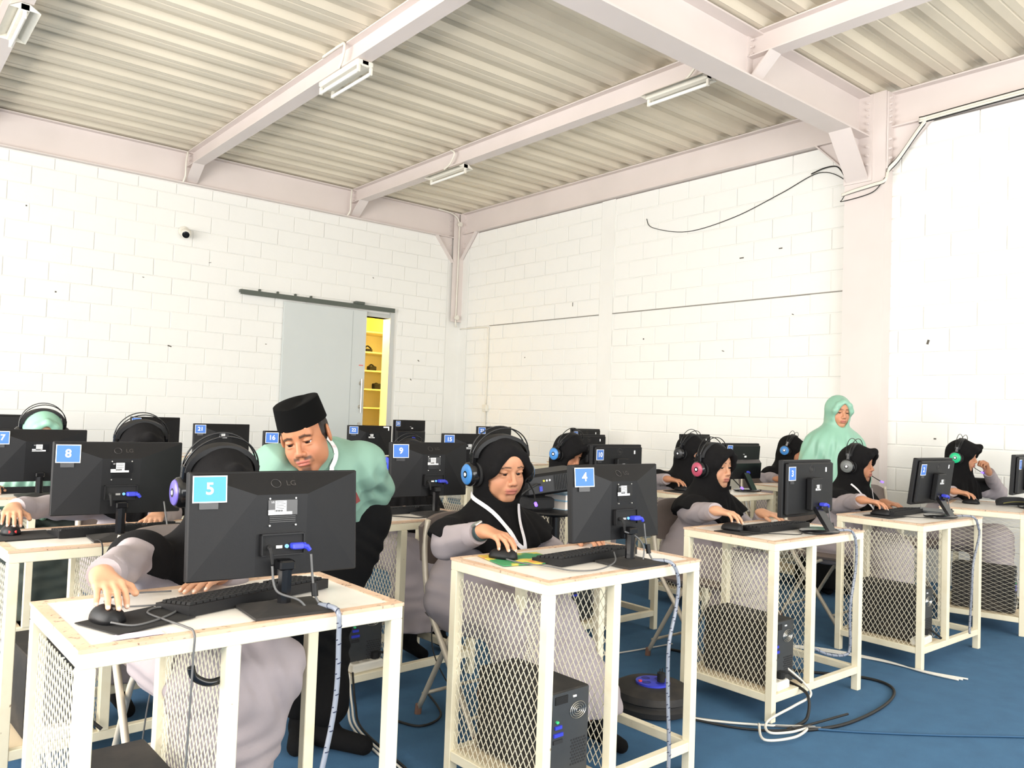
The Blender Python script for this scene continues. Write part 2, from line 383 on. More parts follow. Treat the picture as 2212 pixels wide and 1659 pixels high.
m.add([(XW-.03, 9.79, 3.56), (XW-.03, 9.79, 3.94), (XW-.03, 9.44, 3.94), (XW-.02, 9.79, 3.56), (XW-.02, 9.79, 3.94), (XW-.02, 9.44, 3.94)], [(0,1,2), (3,5,4), (0,3,4,1), (1,4,5,2), (0,2,5,3)])
g = m.obj('knee_bracket', steelm, cc)
for k in range(8): bolt(g, (XW-.03 if k < 3 else XW-.004, 9.75, 3.66+k*.072), (-1, 0, 0), .011)
# ---------------------------------------------------------------- sliding door, doorway, lit store room behind
door = MB().bbox(4.30, YW-.062, .02, 5.50, YW-.022, 2.62, .004).obj('door_1', doorm); struct(door, 'pale grey sliding door panel, half open', 'door')
MB().box(5.285, YW-.064, .03, 5.288, YW-.061, 2.6).obj('seam', mat('door_seam', (150, 156, 154), .6), door)
m = MB(); m.tube([(5.44, YW-.062, 1.62), (5.44, YW-.10, 1.62)], .012, 8); m.tube([(5.44, YW-.062, 1.30), (5.44, YW-.10, 1.30)], .012, 8); m.tube([(5.44, YW-.10, 1.22), (5.44, YW-.10, 1.68)], .013, 10)
m.cyl((5.44, YW-.062, 1.3), (5.44, YW-.07, 1.3), .028); m.cyl((5.44, YW-.062, 1.62), (5.44, YW-.07, 1.62), .028)
m.obj('handle', steel, door, 40)
MB().cyl((5.44, YW-.06, 1.07), (5.44, YW-.07, 1.07), .022).obj('lock', steel, door, 40)
MB().box(5.405, YW-.064, 1.86, 5.47, YW-.0615, 1.875).obj('sticker', mat('red_print', (226, 120, 110), .6), door)
m = MB().box(3.72, YW-.075, 2.665, 5.93, YW-.014, 2.70).box(3.72, YW-.08, 2.64, 5.93, YW-.072, 2.70)
tr = m.obj('trim_1', trackm); struct(tr, 'dark sliding door track on the back wall', 'track')
MB().bbox(5.30, YW-.1, 2.70, 5.44, YW-.02, 2.735).obj('roller_cover', trackm, tr)
for x in (3.98, 4.22, 4.46, 4.68): MB().cyl((x, YW-.03, 2.72), (x, YW-.004, 2.72), .016, n=8).obj('bolt', trackm, tr)
fr = MB().box(DX1-.01, YW-.03, 0, DX1+.055, YW+.16, 2.64).box(DX0-.06, YW-.012, 0, DX0, YW+.16, DZ+.06).box(DX0, YW-.012, DZ, DX1, YW+.16, DZ+.06)
struct(fr.obj('trim_2', mat('grey_door_frame', (196, 198, 194), .5)), 'grey steel frame of the doorway', 'door frame')
struct(MB().box(4.3, YW+.16, 0, 7.0, 12.4, .02).box(4.3, 12.4, 0, 7.0, 12.5, 3.2).box(4.2, YW+.16, 0, 4.3, 12.4, 3.2).box(7.0, YW+.16, 0, 7.1, 12.4, 3.2).box(4.3, YW+.16, 3.1, 7.0, 12.4, 3.2).obj('wall_store', yellow), 'bright yellow walls of the store room seen through the doorway', 'wall')
lt = bpy.data.lights.new('store_lamp', 'POINT'); lt.energy = 190; lt.color = (1, .86, .42); lt.shadow_soft_size = .2
lo = bpy.data.objects.new('store_lamp', lt); COL.objects.link(lo); lo.location = (5.6, 10.9, 2.6)
sh = thing('shelf_unit', 'cream open shelf unit inside the yellow store room', 'shelf', (6.0, 11.0, 0))
MB().box(-.02, -.25, 0, 0, .25, 2.45).box(.66, -.25, 0, .68, .25, 2.45).box(0, .23, 0, .66, .25, 2.45).obj('carcass', shelfm, sh)
for z in (.05, 1.0, 1.28, 1.56, 1.84, 2.12, 2.43): MB().box(0, -.25, z, .66, .23, z+.022).obj('shelf', shelfm, sh)
MB().box(.0, -.27, .05, .66, -.252, 1.0).obj('cabinet_door', mat('pale_yellow_door', (255, 236, 160), .6), sh)
for i, (x, z) in enumerate(((.12, 2.142), (.2, 1.862), (.3, 1.582))):
    s = MB(); s.bbox(-.06, -.05, 0, .06, .05, .045+.02*i, .008); s.tube(spline([(-.05, 0, .06), (0, .01, .09), (.06, 0, .05)]), .012, 6)
    tag(s.obj('coiled_gadget', blackm, None, loc=(6.0+x, 10.85, z+.001)), ('small dark gadget on the upper shelf of the store room', 'small dark gadget on the middle shelf of the store room', 'small dark gadget on the lower shelf of the store room')[i], 'gadget')
# ---------------------------------------------------------------- wall and ceiling fittings
def fixture(x, y0, y1, z, label, wings=True, two=False):
    t = thing('fluorescent_fixture', label, 'ceiling light', (x, (y0+y1)/2, z))
    L = (y1-y0)/2
    m = MB()
    if wings:
        m.add([(-.10, -L, .0), (-.03, -L, .045), (.03, -L, .045), (.10, -L, .0), (-.10, L, .0), (-.03, L, .045), (.03, L, .045), (.10, L, .0)], [(0,1,5,4), (1,2,6,5), (2,3,7,6), (0,3,2,1), (4,5,6,7)])
        m.add([(-.10, -L, .004), (-.03, -L, .05), (.03, -L, .05), (.10, -L, .004), (-.10, L, .004), (-.03, L, .05), (.03, L, .05), (.10, L, .004)], [(0,4,5,1), (1,5,6,2), (2,6,7,3)])
    else: m.bbox(-.075, -L, 0, .075, L, .05, .01)
    m.obj('reflector', whitepl, t)
    MB().bbox(-.03, -L, -.005, .03, L, .045, .004).obj('housing', whitepl, t)
    for tx in ((-.055, .055) if two else (0,)):
        for s in (-1, 1): MB().bbox(tx-.012, s*(L-.012)-.012, -.06, tx+.012, s*(L-.012)+.012, 0, .003).obj('lamp_holder', whitepl, t)
        MB().cyl((tx, -L+.02, -.045), (tx, L-.02, -.045), .0135).obj('tube', mat('unlit_tube', (244, 242, 236), .3), t, 40)
    return t
fixture(3.085, 5.70, 6.38, 4.02, 'dirty twin-tube fluorescent light under the left ceiling purlin', False, True)
fixture(5.20, 3.94, 4.58, 4.02, 'single-tube fluorescent light beside the big girder')
fixture(5.25, 7.28, 7.98, 4.02, 'single-tube fluorescent light near the far end of the purlin')
fixture(.86, 6.6, 7.25, 4.02, 'fluorescent light cut by the upper left picture edge')
def wire(name, pts, r, mt, label, cat='cable', n=6, k=8, group=None):
    o = MB().tube(spline(pts, k), r, n).obj(name, mt, None, True); return tag(o, label, cat, group)
wire('conduit', [(3.0, 6.3, 4.255), (3.0, 5.99, 4.255), (2.995, 5.9, 4.23), (2.995, 5.93, 4.12), (3.0, 6.0, 4.065)], .012, whitepl, 'white flex conduit looping down to the twin-tube light', 'conduit')
wire('conduit', [(5.19, 4.1, 4.25), (5.185, 4.05, 4.18), (5.185, 4.12, 4.1), (5.19, 4.2, 4.06)], .011, whitepl, 'white flex conduit above the light beside the girder', 'conduit')
wire('conduit', [(5.19, 7.5, 4.255), (5.185, 7.42, 4.2), (5.185, 7.5, 4.1), (5.19, 7.62, 4.06)], .011, whitepl, 'white flex conduit above the farthest fluorescent light', 'conduit')
wire('conduit', [(3.0, 9.78, 4.24), (2.98, 9.76, 4.1), (2.98, 9.765, 3.95), (2.97, 9.80, 3.878)], .011, whitepl, 'white conduit on the beam beside the left purlin end', 'conduit')
wire('conduit', [(5.17, 9.78, 4.24), (5.15, 9.76, 4.1), (5.15, 9.765, 3.95), (5.13, 9.80, 3.878)], .011, whitepl, 'white conduit on the beam beside the middle purlin end', 'conduit')
t = thing('wall_conduit', 'white conduit with round box running down the far corner', 'conduit', (0, 0, 0))
MB().tube(spline([(6.6, 9.8, 4.25), (6.85, 9.78, 4.22), (6.96, 9.77, 4.12), (6.975, 9.775, 3.9), (6.975, 9.78, 2.9), (6.975, 9.78, 2.6), (7.0, 9.80, 2.55)], 6), .011, 8).obj('pipe', whitepl, t, True)
MB().cyl((6.975, 9.775, 2.68), (6.975, 9.74, 2.68), .035).obj('round_box', whitepl, t, 40)
MB().cyl((6.975, 9.775, 4.08), (6.975, 9.745, 4.08), .035).obj('round_box', whitepl, t, 40)
MB().tube(spline([(7.075, 9.79, 2.52), (7.075, 9.2, 2.515), (7.075, 9.115, 2.49), (7.075, 9.105, 2.4), (7.075, 9.105, 1.4)], 8), .011, 8).obj('pipe', whitepl, t, True)
MB().tube([(7.075, 9.105, 1.31), (7.075, 9.105, .3)], .011, 8).obj('pipe', whitepl, t, True)
s = thing('switch_box', 'small white switch box on the conduit of the right wall', 'switch', (7.075, 9.105, 1.30))
MB().bbox(-.03, -.05, 0, .02, .05, .10, .006).obj('box', whitepl, s); MB().bbox(-.036, -.02, .03, -.03, .02, .07, .002).obj('rocker', whitepl, s)
c = thing('security_camera', 'small white dome camera mounted high on the back wall', 'camera', (3.02, YW-.014, 3.30))
MB().lathe([(.062, 0), (.062, .016), (.05, .03), (.03, .034)], 24, Matrix.Rotation(PI/2, 4, 'X')).obj('mount_plate', whitepl, c, 40)
MB().tube([(0, -.03, .0), (0, -.07, -.02)], .022, 12).obj('neck', whitepl, c, 40)
Mx = Matrix.Translation((0, -.10, -.035)) @ Matrix.Rotation(-.35, 4, 'Z') @ Matrix.Rotation(PI/2+.5, 4, 'X')
MB().lathe([(.02, -.055), (.045, -.045), (.056, -.02), (.058, .015), (.052, .045), (.044, .052)], 24, Mx).obj('head', whitepl, c, 40)
MB().lathe([(.041, .05), (.041, .054), (.03, .058), (.01, .060)], 24, Mx).obj('lens_window', blackg, c, 40)
# cables around the column head
t = thing('cable_run', 'bundle of pale and black cables tied round the column head', 'cable', (0, 0, 0))
for i, (dz, mt, r) in enumerate(((0, whitepl, .012), (.02, whitepl, .01), (-.015, cableb, .006), (.034, cableb, .005))):
    MB().tube(spline([(7.02, 1.3, 3.97+dz), (7.02, 2.95, 3.93+dz), (7.02, 3.05, 3.9+dz), (7.02, 3.26, 3.64+dz), (6.98, 3.335, 3.54+dz), (6.93, 3.34, 3.44+dz*.5), (6.93, 3.45, 3.42+dz*.5), (6.93, 3.62, 3.40+dz*.5), (6.94, 3.74, 3.385+dz*.4)], 8), r, 6).obj('cable', mt, t, True)
wire('loose_wire', [(6.93, 3.34, 3.47), (6.93, 3.45, 3.36), (6.94, 3.73, 3.33), (6.97, 3.75, 3.36), (7.05, 3.76, 3.45), (7.07, 3.8, 3.58), (7.075, 4.05, 3.69), (7.078, 4.45, 3.57), (7.08, 5.0, 3.42), (7.08, 5.6, 3.36), (7.08, 6.1, 3.48), (7.082, 6.2, 3.6)], .004, cableb, 'thin black wire sagging across the right wall from the column', 'wire')
wire('loose_wire', [(7.03, 3.76, 3.58), (7.05, 3.85, 3.7), (7.06, 3.98, 3.72), (7.06, 4.12, 3.69)], .006, cableb, 'short stub of black cable left of the column head', 'wire')

# chips, old screw holes and one green smear on the painted blocks
chip = mat('grey_chip', (96, 90, 82), .9)
def mark_b(x, z, a, c_, r): 
    MB().cbox((x, YW-.0085, z), (a, .003, c_), Matrix.Rotation(r, 3, 'Y')).obj('chip_mark', chip, wall_back)
def mark_r(y, z, a, c_, r, mt=None):
    MB().cbox((XW-.0085, y, z), (.003, a, c_), Matrix.Rotation(r, 3, 'X')).obj('chip_mark', mt or chip, wall_right)
for q in ((2.93, 1.93, .045, .012, .3), (1.72, 2.42, .016, .016, 0), (6.4, 2.0, .03, .012, .6), (6.28, 1.72, .03, .012, .7), (4.1, 2.05, .02, .008, 0), (2.6, 2.7, .02, .008, .2), (1.4, 3.3, .014, .014, 0), (3.35, 2.98, .03, .006, -.2), (5.6, 3.1, .02, .01, .3)): mark_b(*q)
for q in ((8.3, 2.05, .014, .014, 0), (6.2, 2.2, .016, .016, 0), (5.1, 2.02, .03, .008, .3), (4.9, 2.98, .05, .012, 0), (4.45, 3.02, .04, .012, 0), (3.02, 2.02, .02, .04, .3), (7.4, 2.7, .012, .05, 0), (4.3, 2.35, .02, .008, .4), (2.95, 1.2, .02, .012, 0)): mark_r(*q)
mark_r(2.92, 1.0, .22, .012, .03, mat('green_smear', (176, 196, 168), .9))
# ================================================================== DESKS
DW, DD, DH = .775, .49, .769
LG_ = .034
def strands(W, H, a, b, wid=.0022, thick=.0022, swap=False):
    """expanded metal in the local YZ plane, size a (y) by b (z)"""
    V = []; F = []
    ny = int(a/(W/2)); nz = int(b/(H/2))
    for k in range(ny):
        base = len(V)
        for j in range(nz+1):
            y = W/2*(k+((j+k) % 2)); z = j*H/2
            y = min(y, a)
            V += [(-thick/2, y-wid/2, z), (thick/2, y-wid/2, z), (thick/2, y+wid/2, z), (-thick/2, y+wid/2, z)]
        for j in range(nz):
            p = base+j*4
            for q in range(4): F.append((p+q, p+(q+1) % 4, p+4+(q+1) % 4, p+4+q))
    if swap: pass
    me = bpy.data.meshes.new('mesh_panel'); me.from_pydata(V, [], F); me.materials.append(meshm); return me
meshm = mat('cream_wire', (232, 224, 200), .5)
PANEL = strands(.0262, .042, DD-2*LG_+.02, DH-.16)
PANELW = strands(.06, .026, DD-2*LG_+.02, DH-.16)
_desk = None
def bx(name, mt, par, *a): return MB().bbox(*a, .002).obj(name, mt, par)
def desk_proto(panel):
    t = bpy.data.objects.new('computer_desk', None); COL.objects.link(t); t.empty_display_size = .05
    MX = .305
    for x in (0, DW-LG_):
        for y in (0, DD-LG_): bx('leg', cream, t, x, y, 0, x+LG_, y+LG_, DH-.04)
    for y in (0, DD-LG_): bx('divider_post', cream, t, MX, y, .115, MX+LG_, y+LG_, DH-.04)
    bx('top_rail', cream, t, 0, 0, DH-.04, DW, LG_, DH-.006); bx('top_rail', cream, t, 0, DD-LG_, DH-.04, DW, DD, DH-.006)
    bx('top_rail', cream, t, 0, LG_, DH-.04, LG_, DD-LG_, DH-.006); bx('top_rail', cream, t, DW-LG_, LG_, DH-.04, DW, DD-LG_, DH-.006)
    bx('bottom_rail', cream, t, LG_, .002, .082, DW-LG_, .032, .115); bx('bottom_rail', cream, t, LG_, DD-.032, .082, DW-LG_, DD-.002, .115)
    bx('bottom_rail', cream, t, .002, LG_, .082, .032, DD-LG_, .115); bx('bottom_rail', cream, t, DW-.032, LG_, .082, DW-.002, DD-LG_, .115)
    bx('shelf_board', mat('pale_board', (214, 196, 166), .7), t, .034, .034, .1, MX, DD-.034, .114)
    top = bx('table_top', lamin, t, .026, .026, DH-.008, DW-.026, DD-.026, DH)
    m = MB()
    for a in ((-.002, -.002, DW+.002, .027), (-.002, DD-.027, DW+.002, DD+.002), (-.002, .027, .027, DD-.027), (DW-.027, .027, DW+.002, DD-.027)): m.box(a[0], a[1], DH-.006, a[2], a[3], DH+.002)
    m.obj('edge_strip', worn, t)
    for x in (.016, MX+.017):
        o = link('mesh_panel', panel, t); o.location = (x, LG_-.01, .115)
    return t
def copy_tree(o, parent=None):
    c = o.copy(); COL.objects.link(c); c.parent = parent
    for ch in list(o.children): copy_tree(ch, c)
    return c
D0 = desk_proto(PANEL); D1 = desk_proto(PANELW)
used = {}
def desk(x, y, rz, label, proto=D0):
    t = copy_tree(proto) if used.get(proto.name) else proto
    used[proto.name] = 1
    t.location = (x, y, 0); t.rotation_euler = (0, 0, rz)
    return tag(t, label, 'desk', 'cream steel computer desks')
R = math.radians
DESKS = {5: (.395, 1.815, R(1.0)), 4: (1.682, 1.818, R(1.8)), 3: (3.115, 1.945, 0), 2: (4.462, 1.905, R(-.3)), 1: (5.77, 1.84, R(15)),
         8: (.446, 3.088, R(3)), 9: (1.69, 3.14, R(3)), 10: (3.125, 3.23, 0), 11: (4.47, 3.30, 0), 12: (5.86, 3.43, R(-3)),
         17: (.45, 4.70, 0), 16: (1.75, 4.72, 0), 15: (3.25, 4.76, 0), 14: (4.62, 4.78, 0), 13: (6.0, 4.75, 0),
         20: (.3, 6.25, 0), 21: (1.98, 6.15, 0), 22: (3.32, 6.2, 0), 23: (4.92, 6.2, 0), 24: (6.05, 6.15, 0),
         28: (.72, 7.85, 0), 27: (1.95, 7.8, 0), 26: (3.5, 7.95, 0), 25: (4.98, 8.1, 0)}
DL = {5: 'near desk carrying monitor 5, cut by the bottom of the picture', 4: 'desk carrying monitor 4, mesh cage facing the viewer', 3: 'desk carrying monitor 3, standing free on the blue carpet',
      2: 'desk carrying monitor 2, right of desk 3', 1: 'desk with wide-diamond mesh side at the right picture edge', 8: 'desk carrying monitor 8 at the left picture edge', 9: 'desk carrying monitor 9 behind the man in green',
      10: 'desk carrying monitor 10 behind the projector', 11: 'desk carrying monitor 11 behind the red-lit headset', 12: 'desk beside the woman in mint hijab',
      17: 'desk carrying monitor 17, third row, far left', 16: 'desk carrying monitor 16, behind the bending man', 15: 'desk carrying monitor 15, third row', 14: 'desk of the monitor just behind monitor 10', 13: 'desk of the dark unnumbered monitor by the right wall',
      20: 'far desk at left behind monitor 17', 21: 'desk carrying monitor 21 in the fourth row', 22: 'desk carrying monitor 22 before the sliding door', 23: 'desk carrying monitor 23 in the fourth row', 24: 'desk carrying monitor 24 near the right wall',
      28: 'desk at the back wall, far left', 27: 'desk carrying monitor 27 at the back wall', 26: 'desk at the back wall between monitors 27 and 25', 25: 'desk carrying monitor 25 near the doorway'}
DO = {}
for k, (x, y, rz) in DESKS.items():
    DO[k] = desk(x, y, rz, DL[k], D1 if k == 1 else D0)
def onD(k, lx, ly, lz=0):
    x, y, rz = DESKS[k]; c, s = math.cos(rz), math.sin(rz)
    return Vector((x+c*lx-s*ly, y+s*lx+c*ly, DH+.0025+lz))
# ================================================================== MONITORS
MW, MH = .445, .268
def num_tag(par, txt, x, z, y, w_, h_, tilt=0., bright=False, base=None):
    """paper tag on the back; x,z = upper left corner, back faces -Y"""
    M0 = Matrix.Translation((x+w_/2, y, z-h_/2)) @ Matrix.Rotation(tilt, 4, 'Y')
    p = MB().box(-w_/2, -.0006, -h_/2, w_/2, .0003, h_/2, 0, M0).obj('number_tag', whitepaper, par)
    e = .0028
    MB().box(-w_/2+e, -.0011, -h_/2+e, w_/2-e, -.0004, h_/2-e, 0, M0).obj('printed_field', cyanpaper if bright else bluepaper, p)
    text_obj('numeral', txt, h_*.62, M0 @ Matrix.Translation((0, -.0016, 0)) @ Matrix.Rotation(PI/2, 4, 'X'), numw, p, bold=h_*.014)
    MB().box(-w_*.3, -.0008, -h_/2-.016, w_*.25, .0003, -h_/2, 0, M0).obj('tape', mat('clear_tape', (58, 58, 60), .25, alpha=.6), p)
def sticker(par, x, z, y, s=1.):
    p = MB().box(x-.038*s, y-.0006, z-.019*s, x+.038*s, y+.0003, z+.019*s).obj('rating_label', blackg, par)
    m = MB().box(x-.02*s, y-.001, z-.009*s, x+.009*s, y-.0005, z+.017*s).box(x-.038*s, y-.001, z-.014*s, x+.009*s, y-.0005, z-.006*s).box(x-.038*s, y-.001, z-.018*s, x+.024*s, y-.0005, z-.011*s)
    m.obj('white_print', whitepaper, p)
    m = MB()
    for i in range(5): m.box(x-.018*s, y-.0014, z+(.013-.0042*i)*s, x+(.002+.005*(i % 2))*s, y-.0009, z+(.0145-.0042*i)*s)
    for i in range(10): m.box(x-.022*s+i*.0022*s, y-.0014, z-.0105*s, x-.0208*s+i*.0022*s+.0006*(i % 3)*s, y-.0009, z-.0062*s)
    m.obj('fine_print', blackg, p)
    text_obj('maker_name', 'LG', .0065*s, Matrix.Translation((x-.0265*s, y-.0014, z+.0135*s)) @ Matrix.Rotation(PI/2, 4, 'X'), whitepaper, p)
def vga(par, p, r=1.):
    """blue plug sticking sideways out of the port row, at p (local), with its cable hanging down"""
    x, y, z = p
    m = MB(); m.bbox(x-.012, y-.03, z-.008, x+.018, y, z+.008, .003)
    m.tube([(x+.014, y-.022, z), (x+.026, y-.026, z-.003), (x+.033, y-.026, z-.012)], [.0075, .007, .0055], 8)
    pl = m.obj('vga_plug', vgab, par)
    m = MB()
    for s in (-1, 1): m.cyl((x+.018, y-.012+s*.008, z+.005), (x+.024, y-.012+s*.008, z+.005), .0028, n=8)
    m.obj('thumb_screw', vgab, pl)
    return (x+.034, y-.026, z-.014)
def monitor(k, pos, yaw, tilt, txt, label, style='lg', zb=None, tagdx=.008, bright=False, tagw=.08, tagh=.066, detail=2, base=None, emptyscreen=False):
    """pos = centre of the screen's lower edge (x, y, z above floor)"""
    x, y, z = pos
    t = thing('monitor', label, 'monitor', (x, y, DH+.003), yaw, 'computer monitors')
    zl = z-DH-.003
    S = Matrix.Translation((0, 0, zl)) @ Matrix.Rotation(tilt, 4, 'X')    # +tilt leans the top towards the back (-Y)
    def P(mb, name, mt, par=t, sm=False): 
        o = mb.obj(name, mt, par, sm); o.matrix_basis = S @ o.matrix_basis if par is t else o.matrix_basis; return o
    hw = MW/2
    # slim front shell with bevelled rim
    m = MB(); m.bbox(-hw, -.014, 0, hw, .012, MH, .003); shell = P(m, 'bezel', blackp)
    m = MB().box(-hw+.012, .0121, .016, hw-.012, .0128, MH-.012); P(m, 'screen', darkscreen)
    yb = -.014
    if style == 'lg':
        D = .040; px = .066; pt = MH*.775
        v = [(-hw+.004, yb, .004), (hw-.004, yb, .004), (hw-.004, yb, MH-.004), (-hw+.004, yb, MH-.004),
             (-px, yb-D+.014, .004), (px, yb-D+.014, .004), (px, yb-D, pt), (-px, yb-D, pt), (-px, yb, .004), (px, yb, .004)]
        m = MB().add(v, [(0, 3, 7, 4), (1, 5, 6, 2), (3, 2, 6, 7), (4, 7, 6, 5), (0, 4, 8), (1, 9, 5), (4, 5, 9, 8)])
        P(m, 'back_shell', blackp)
        ym = yb-D+.004
        if detail:
            m = MB().box(-.054, ym-.006, .058, .054, ym+.002, .108); rec = P(m, 'port_panel', blackm)
            for a in ((-.056, .106, .056, .110), (-.056, .056, -.053, .110), (.053, .056, .056, .110), (-.056, .055, .056, .058)): P(MB().box(a[0], ym-.012, a[1], a[2], ym+.002, a[3]), 'port_rim', blackp)
            P(MB().box(-.018, ym-.009, .073, -.002, ym-.005, .080), 'hdmi_port', steel)
            P(MB().lathe([(.005, 0), (.005, .004), (.0022, .004), (.0022, .001)], 12, Matrix.Translation((.010, ym-.006, .077)) @ Matrix.Rotation(PI/2, 4, 'X')), 'audio_jack', mat('pale_blue_jack', (130, 190, 240), .4, emit=((90, 170, 240), .5)))
            m = MB().cyl((-.036, ym-.006, .077), (-.036, ym-.022, .075), .006, n=10).tube([(-.036, ym-.022, .075), (-.036, ym-.03, .062), (-.034, ym-.03, .036)], [.006, .005, .0035], 8); P(m, 'power_plug', blackm)
            for sx in (-1, 1):
                for zz in (pt-.010, .13): P(MB().cyl((sx*.034, yb-D+.006, zz), (sx*.034, yb-D-.002, zz), .0022, n=8), 'screw', steel)
            for i in range(6): P(MB().box(-.034, yb-D+.001, .138+i*.0045, .034, yb-D+.006, .1395+i*.0045), 'vent_line', blackg)
            g = MB().tube([(-.012+.0125*math.cos(a), -.0305, .2365+.0125*math.sin(a)) for a in [i*PI/12 for i in range(25)]], .0007, 4).obj('brand_ring', mat('faint_logo', (62, 58, 56), .4), t)
            # brand ring lies on the sloping top facet
            sl = math.atan2(D, MH-.004-pt)
            g.matrix_basis = S @ Matrix.Translation((0, yb-.0165, (MH+pt)/2+.0)) @ Matrix.Rotation(-(PI/2-sl)*-1*0-(sl-PI/2)*0, 4, 'X') @ Matrix.Translation((0, .0305, -.2365)) 
            FM = S @ Matrix.Translation((0, yb-D*.5-.0012, (MH-.004+pt)/2)) @ Matrix.Rotation(-math.atan2(D, MH-.004-pt), 4, 'X') 
            g.matrix_basis = FM @ Matrix.Translation((0, .0305, -.2365))
            q = text_obj('brand_letters', 'LG', .022, FM @ Matrix.Translation((.028, 0, 0)) @ Matrix.Rotation(PI/2, 4, 'X'), mat('faint_logo', (62, 58, 56), .4), t)
            P(MB().box(.118, yb-.016, .055, .129, yb-.0105, .075), 'chip_sticker', whitepaper)
        tmp = bpy.data.objects.new('label_holder', None)
        sticker_par = t
        n0 = set(o.name for o in COL.objects)
        sticker(t, 0, .175, yb-D-.0002, 1.0)
        for o in COL.objects:
            if o.name not in n0 and o.parent is t: o.matrix_basis = S @ o.matrix_basis
        bpy.data.objects.remove(tmp)
        vg = None
        if detail:
            n0 = set(o.name for o in COL.objects)
            vg = vga(t, (.03, ym-.004, .077))
            for o in COL.objects:
                if o.name not in n0 and o.parent is t: o.matrix_basis = S @ o.matrix_basis
        # faceted foot and octagonal pole
        m = MB(); yc = -.012
        m.tube([(0, -.075, .006), (0, -.075, zl+.03)], .0175, 8); m.bbox(-.02, -.093, zl+.028, .02, -.05, zl+.052, .004); m.bbox(-.014, -.06, zl+.01, .014, -.03, zl+.05, .003)
        m.obj('pole', blackg, t)
        m = MB(); m.loft([[(-.1, -.165, 0), (.1, -.165, 0), (.1, -.002, 0), (-.1, -.002, 0)], [(-.1, -.165, .006), (.1, -.165, .006), (.1, -.002, .006), (-.1, -.002, .006)], [(-.035, -.1, .016), (.035, -.1, .016), (.035, -.05, .016), (-.035, -.05, .016)]])
        m.obj('base', dusty, t)
        ty = yb-.0022
        tp = Vector((-hw+tagdx, ty-.010, MH-.007))
        n0 = set(o.name for o in COL.objects)
        # tag lies on the left facet
        fa = math.atan2(D, hw-px)
        num_tag(t, txt, 0, 0, 0, tagw, tagh, 0., bright)
        TM = S @ Matrix.Translation((-hw+tagdx, yb-.0058, MH-.010)) @ Matrix.Rotation(-fa*.8, 4, 'Z') @ Matrix.Rotation(-.03, 4, 'X')
        for o in COL.objects:
            if o.name not in n0 and o.parent is t: o.matrix_basis = TM @ o.matrix_basis
        t['vga'] = vg if vg else (0, 0, 0)
    else:
        D = .02
        m = MB(); m.bbox(-hw+.012, yb-D, .012, hw-.012, yb, MH-.012, .006); P(m, 'back_shell', blackp)
        vg = None
        if style == 'wedge':       # lower half is a deeper box
            m = MB().add([(-hw+.02, yb-D, .006), (hw-.02, yb-D, .006), (hw-.02, yb-D, .15), (-hw+.02, yb-D, .15), (-hw+.03, yb-D-.03, .01), (hw-.03, yb-D-.03, .01), (hw-.03, yb-D-.03, .125), (-hw+.03, yb-D-.03, .125)],
                         [(0, 4, 5, 1), (1, 5, 6, 2), (2, 6, 7, 3), (3, 7, 4, 0), (4, 7, 6, 5)]); P(m, 'rear_housing', blackg)
            yl = yb-D
        else:                      # tall narrow block in the middle
            m = MB(); m.bbox(-.05, yb-D-.034, .03, .055, yb-D, .185, .005); P(m, 'rear_housing', blackp); yl = yb-D-.034
        n0 = set(o.name for o in COL.objects)
        if style == 'wedge':
            text_obj('small_print', 'view', .012, Matrix.Translation((0, yl-.001, .19)) @ Matrix.Rotation(PI/2, 4, 'X'), whitepaper, t)
            MB().box(.01, yl-.0012, .165, .035, yl-.0002, .178).obj('rating_label', whitepaper, t)
        else: sticker(t, .005, .14, yl-.0004, .75)
        vg = vga(t, (.02, yl-.002, .06))
        num_tag(t, txt, -hw+.016, MH-.03 if style == 'block' else MH-.012, yb-D-.0008, .062, .064)
        if style == 'block':
            MB().tube([(.02*math.cos(a), yb-D-.0005, .225+.02*math.sin(a)) for a in [i*PI/12 for i in range(25)]], .0007, 4).obj('brand_ring', mat('faint_logo', (62, 58, 56), .4), t)
            text_obj('brand_letters', 'hp', .022, Matrix.Translation((0, yb-D-.001, .225)) @ Matrix.Rotation(PI/2, 4, 'X'), mat('faint_logo', (62, 58, 56), .4), t)
            MB().box(.13, yb-D-.001, .21, .142, yb-D+.0005, .232).obj('chip_sticker', whitepaper, t)
        for o in COL.objects:
            if o.name not in n0 and o.parent is t: o.matrix_basis = S @ o.matrix_basis
        # raked foot on an oval base
        m = MB(); m.add([(-.03, -.05, zl+.05), (.03, -.05, zl+.05), (.03, -.13, .01), (-.03, -.13, .01), (-.03, -.075, zl+.05), (.03, -.075, zl+.05), (.03, -.15, .01), (-.03, -.15, .01)], [(0, 1, 2, 3), (4, 7, 6, 5), (0, 4, 5, 1), (1, 5, 6, 2), (2, 6, 7, 3), (3, 7, 4, 0)])
        m.obj('stand_arm', blackg, t)
        m = MB(); m.lathe([(.09, 0), (.1, .004), (.1, .01), (.09, .014)], 32, Matrix.Translation((0, -.08, 0)) @ Matrix.Diagonal((1.15, .85, 1, 1))); m.obj('base', blackg, t, 40)
        t['vga'] = vg
    return t
MO = {}
def mon(k, x, y, z, yaw, tilt, txt, label, **kw): MO[k] = monitor(k, (x, y, z), yaw, tilt, txt, label, **kw)
mon(5, .884, 2.0, .841, -.066, -.09, '5', 'black monitor with bright blue number 5 tag on its back', bright=True)
mon(4, 2.16, 1.995, .844, -.005, -.07, '4', 'black monitor with number 4 tag on its back')
mon(3, 3.605, 2.10, .842, .017, .0, '3', 'black monitor with number 3 tag, block-backed on a raked foot', style='block')
mon(2, 4.951, 2.10, .846, -.03, .13, '2', 'tilted black monitor with number 2 tag', style='block')
mon(1, 6.22, 2.03, .862, .1, .05, '1', 'black monitor cut by the right picture edge', style='block')
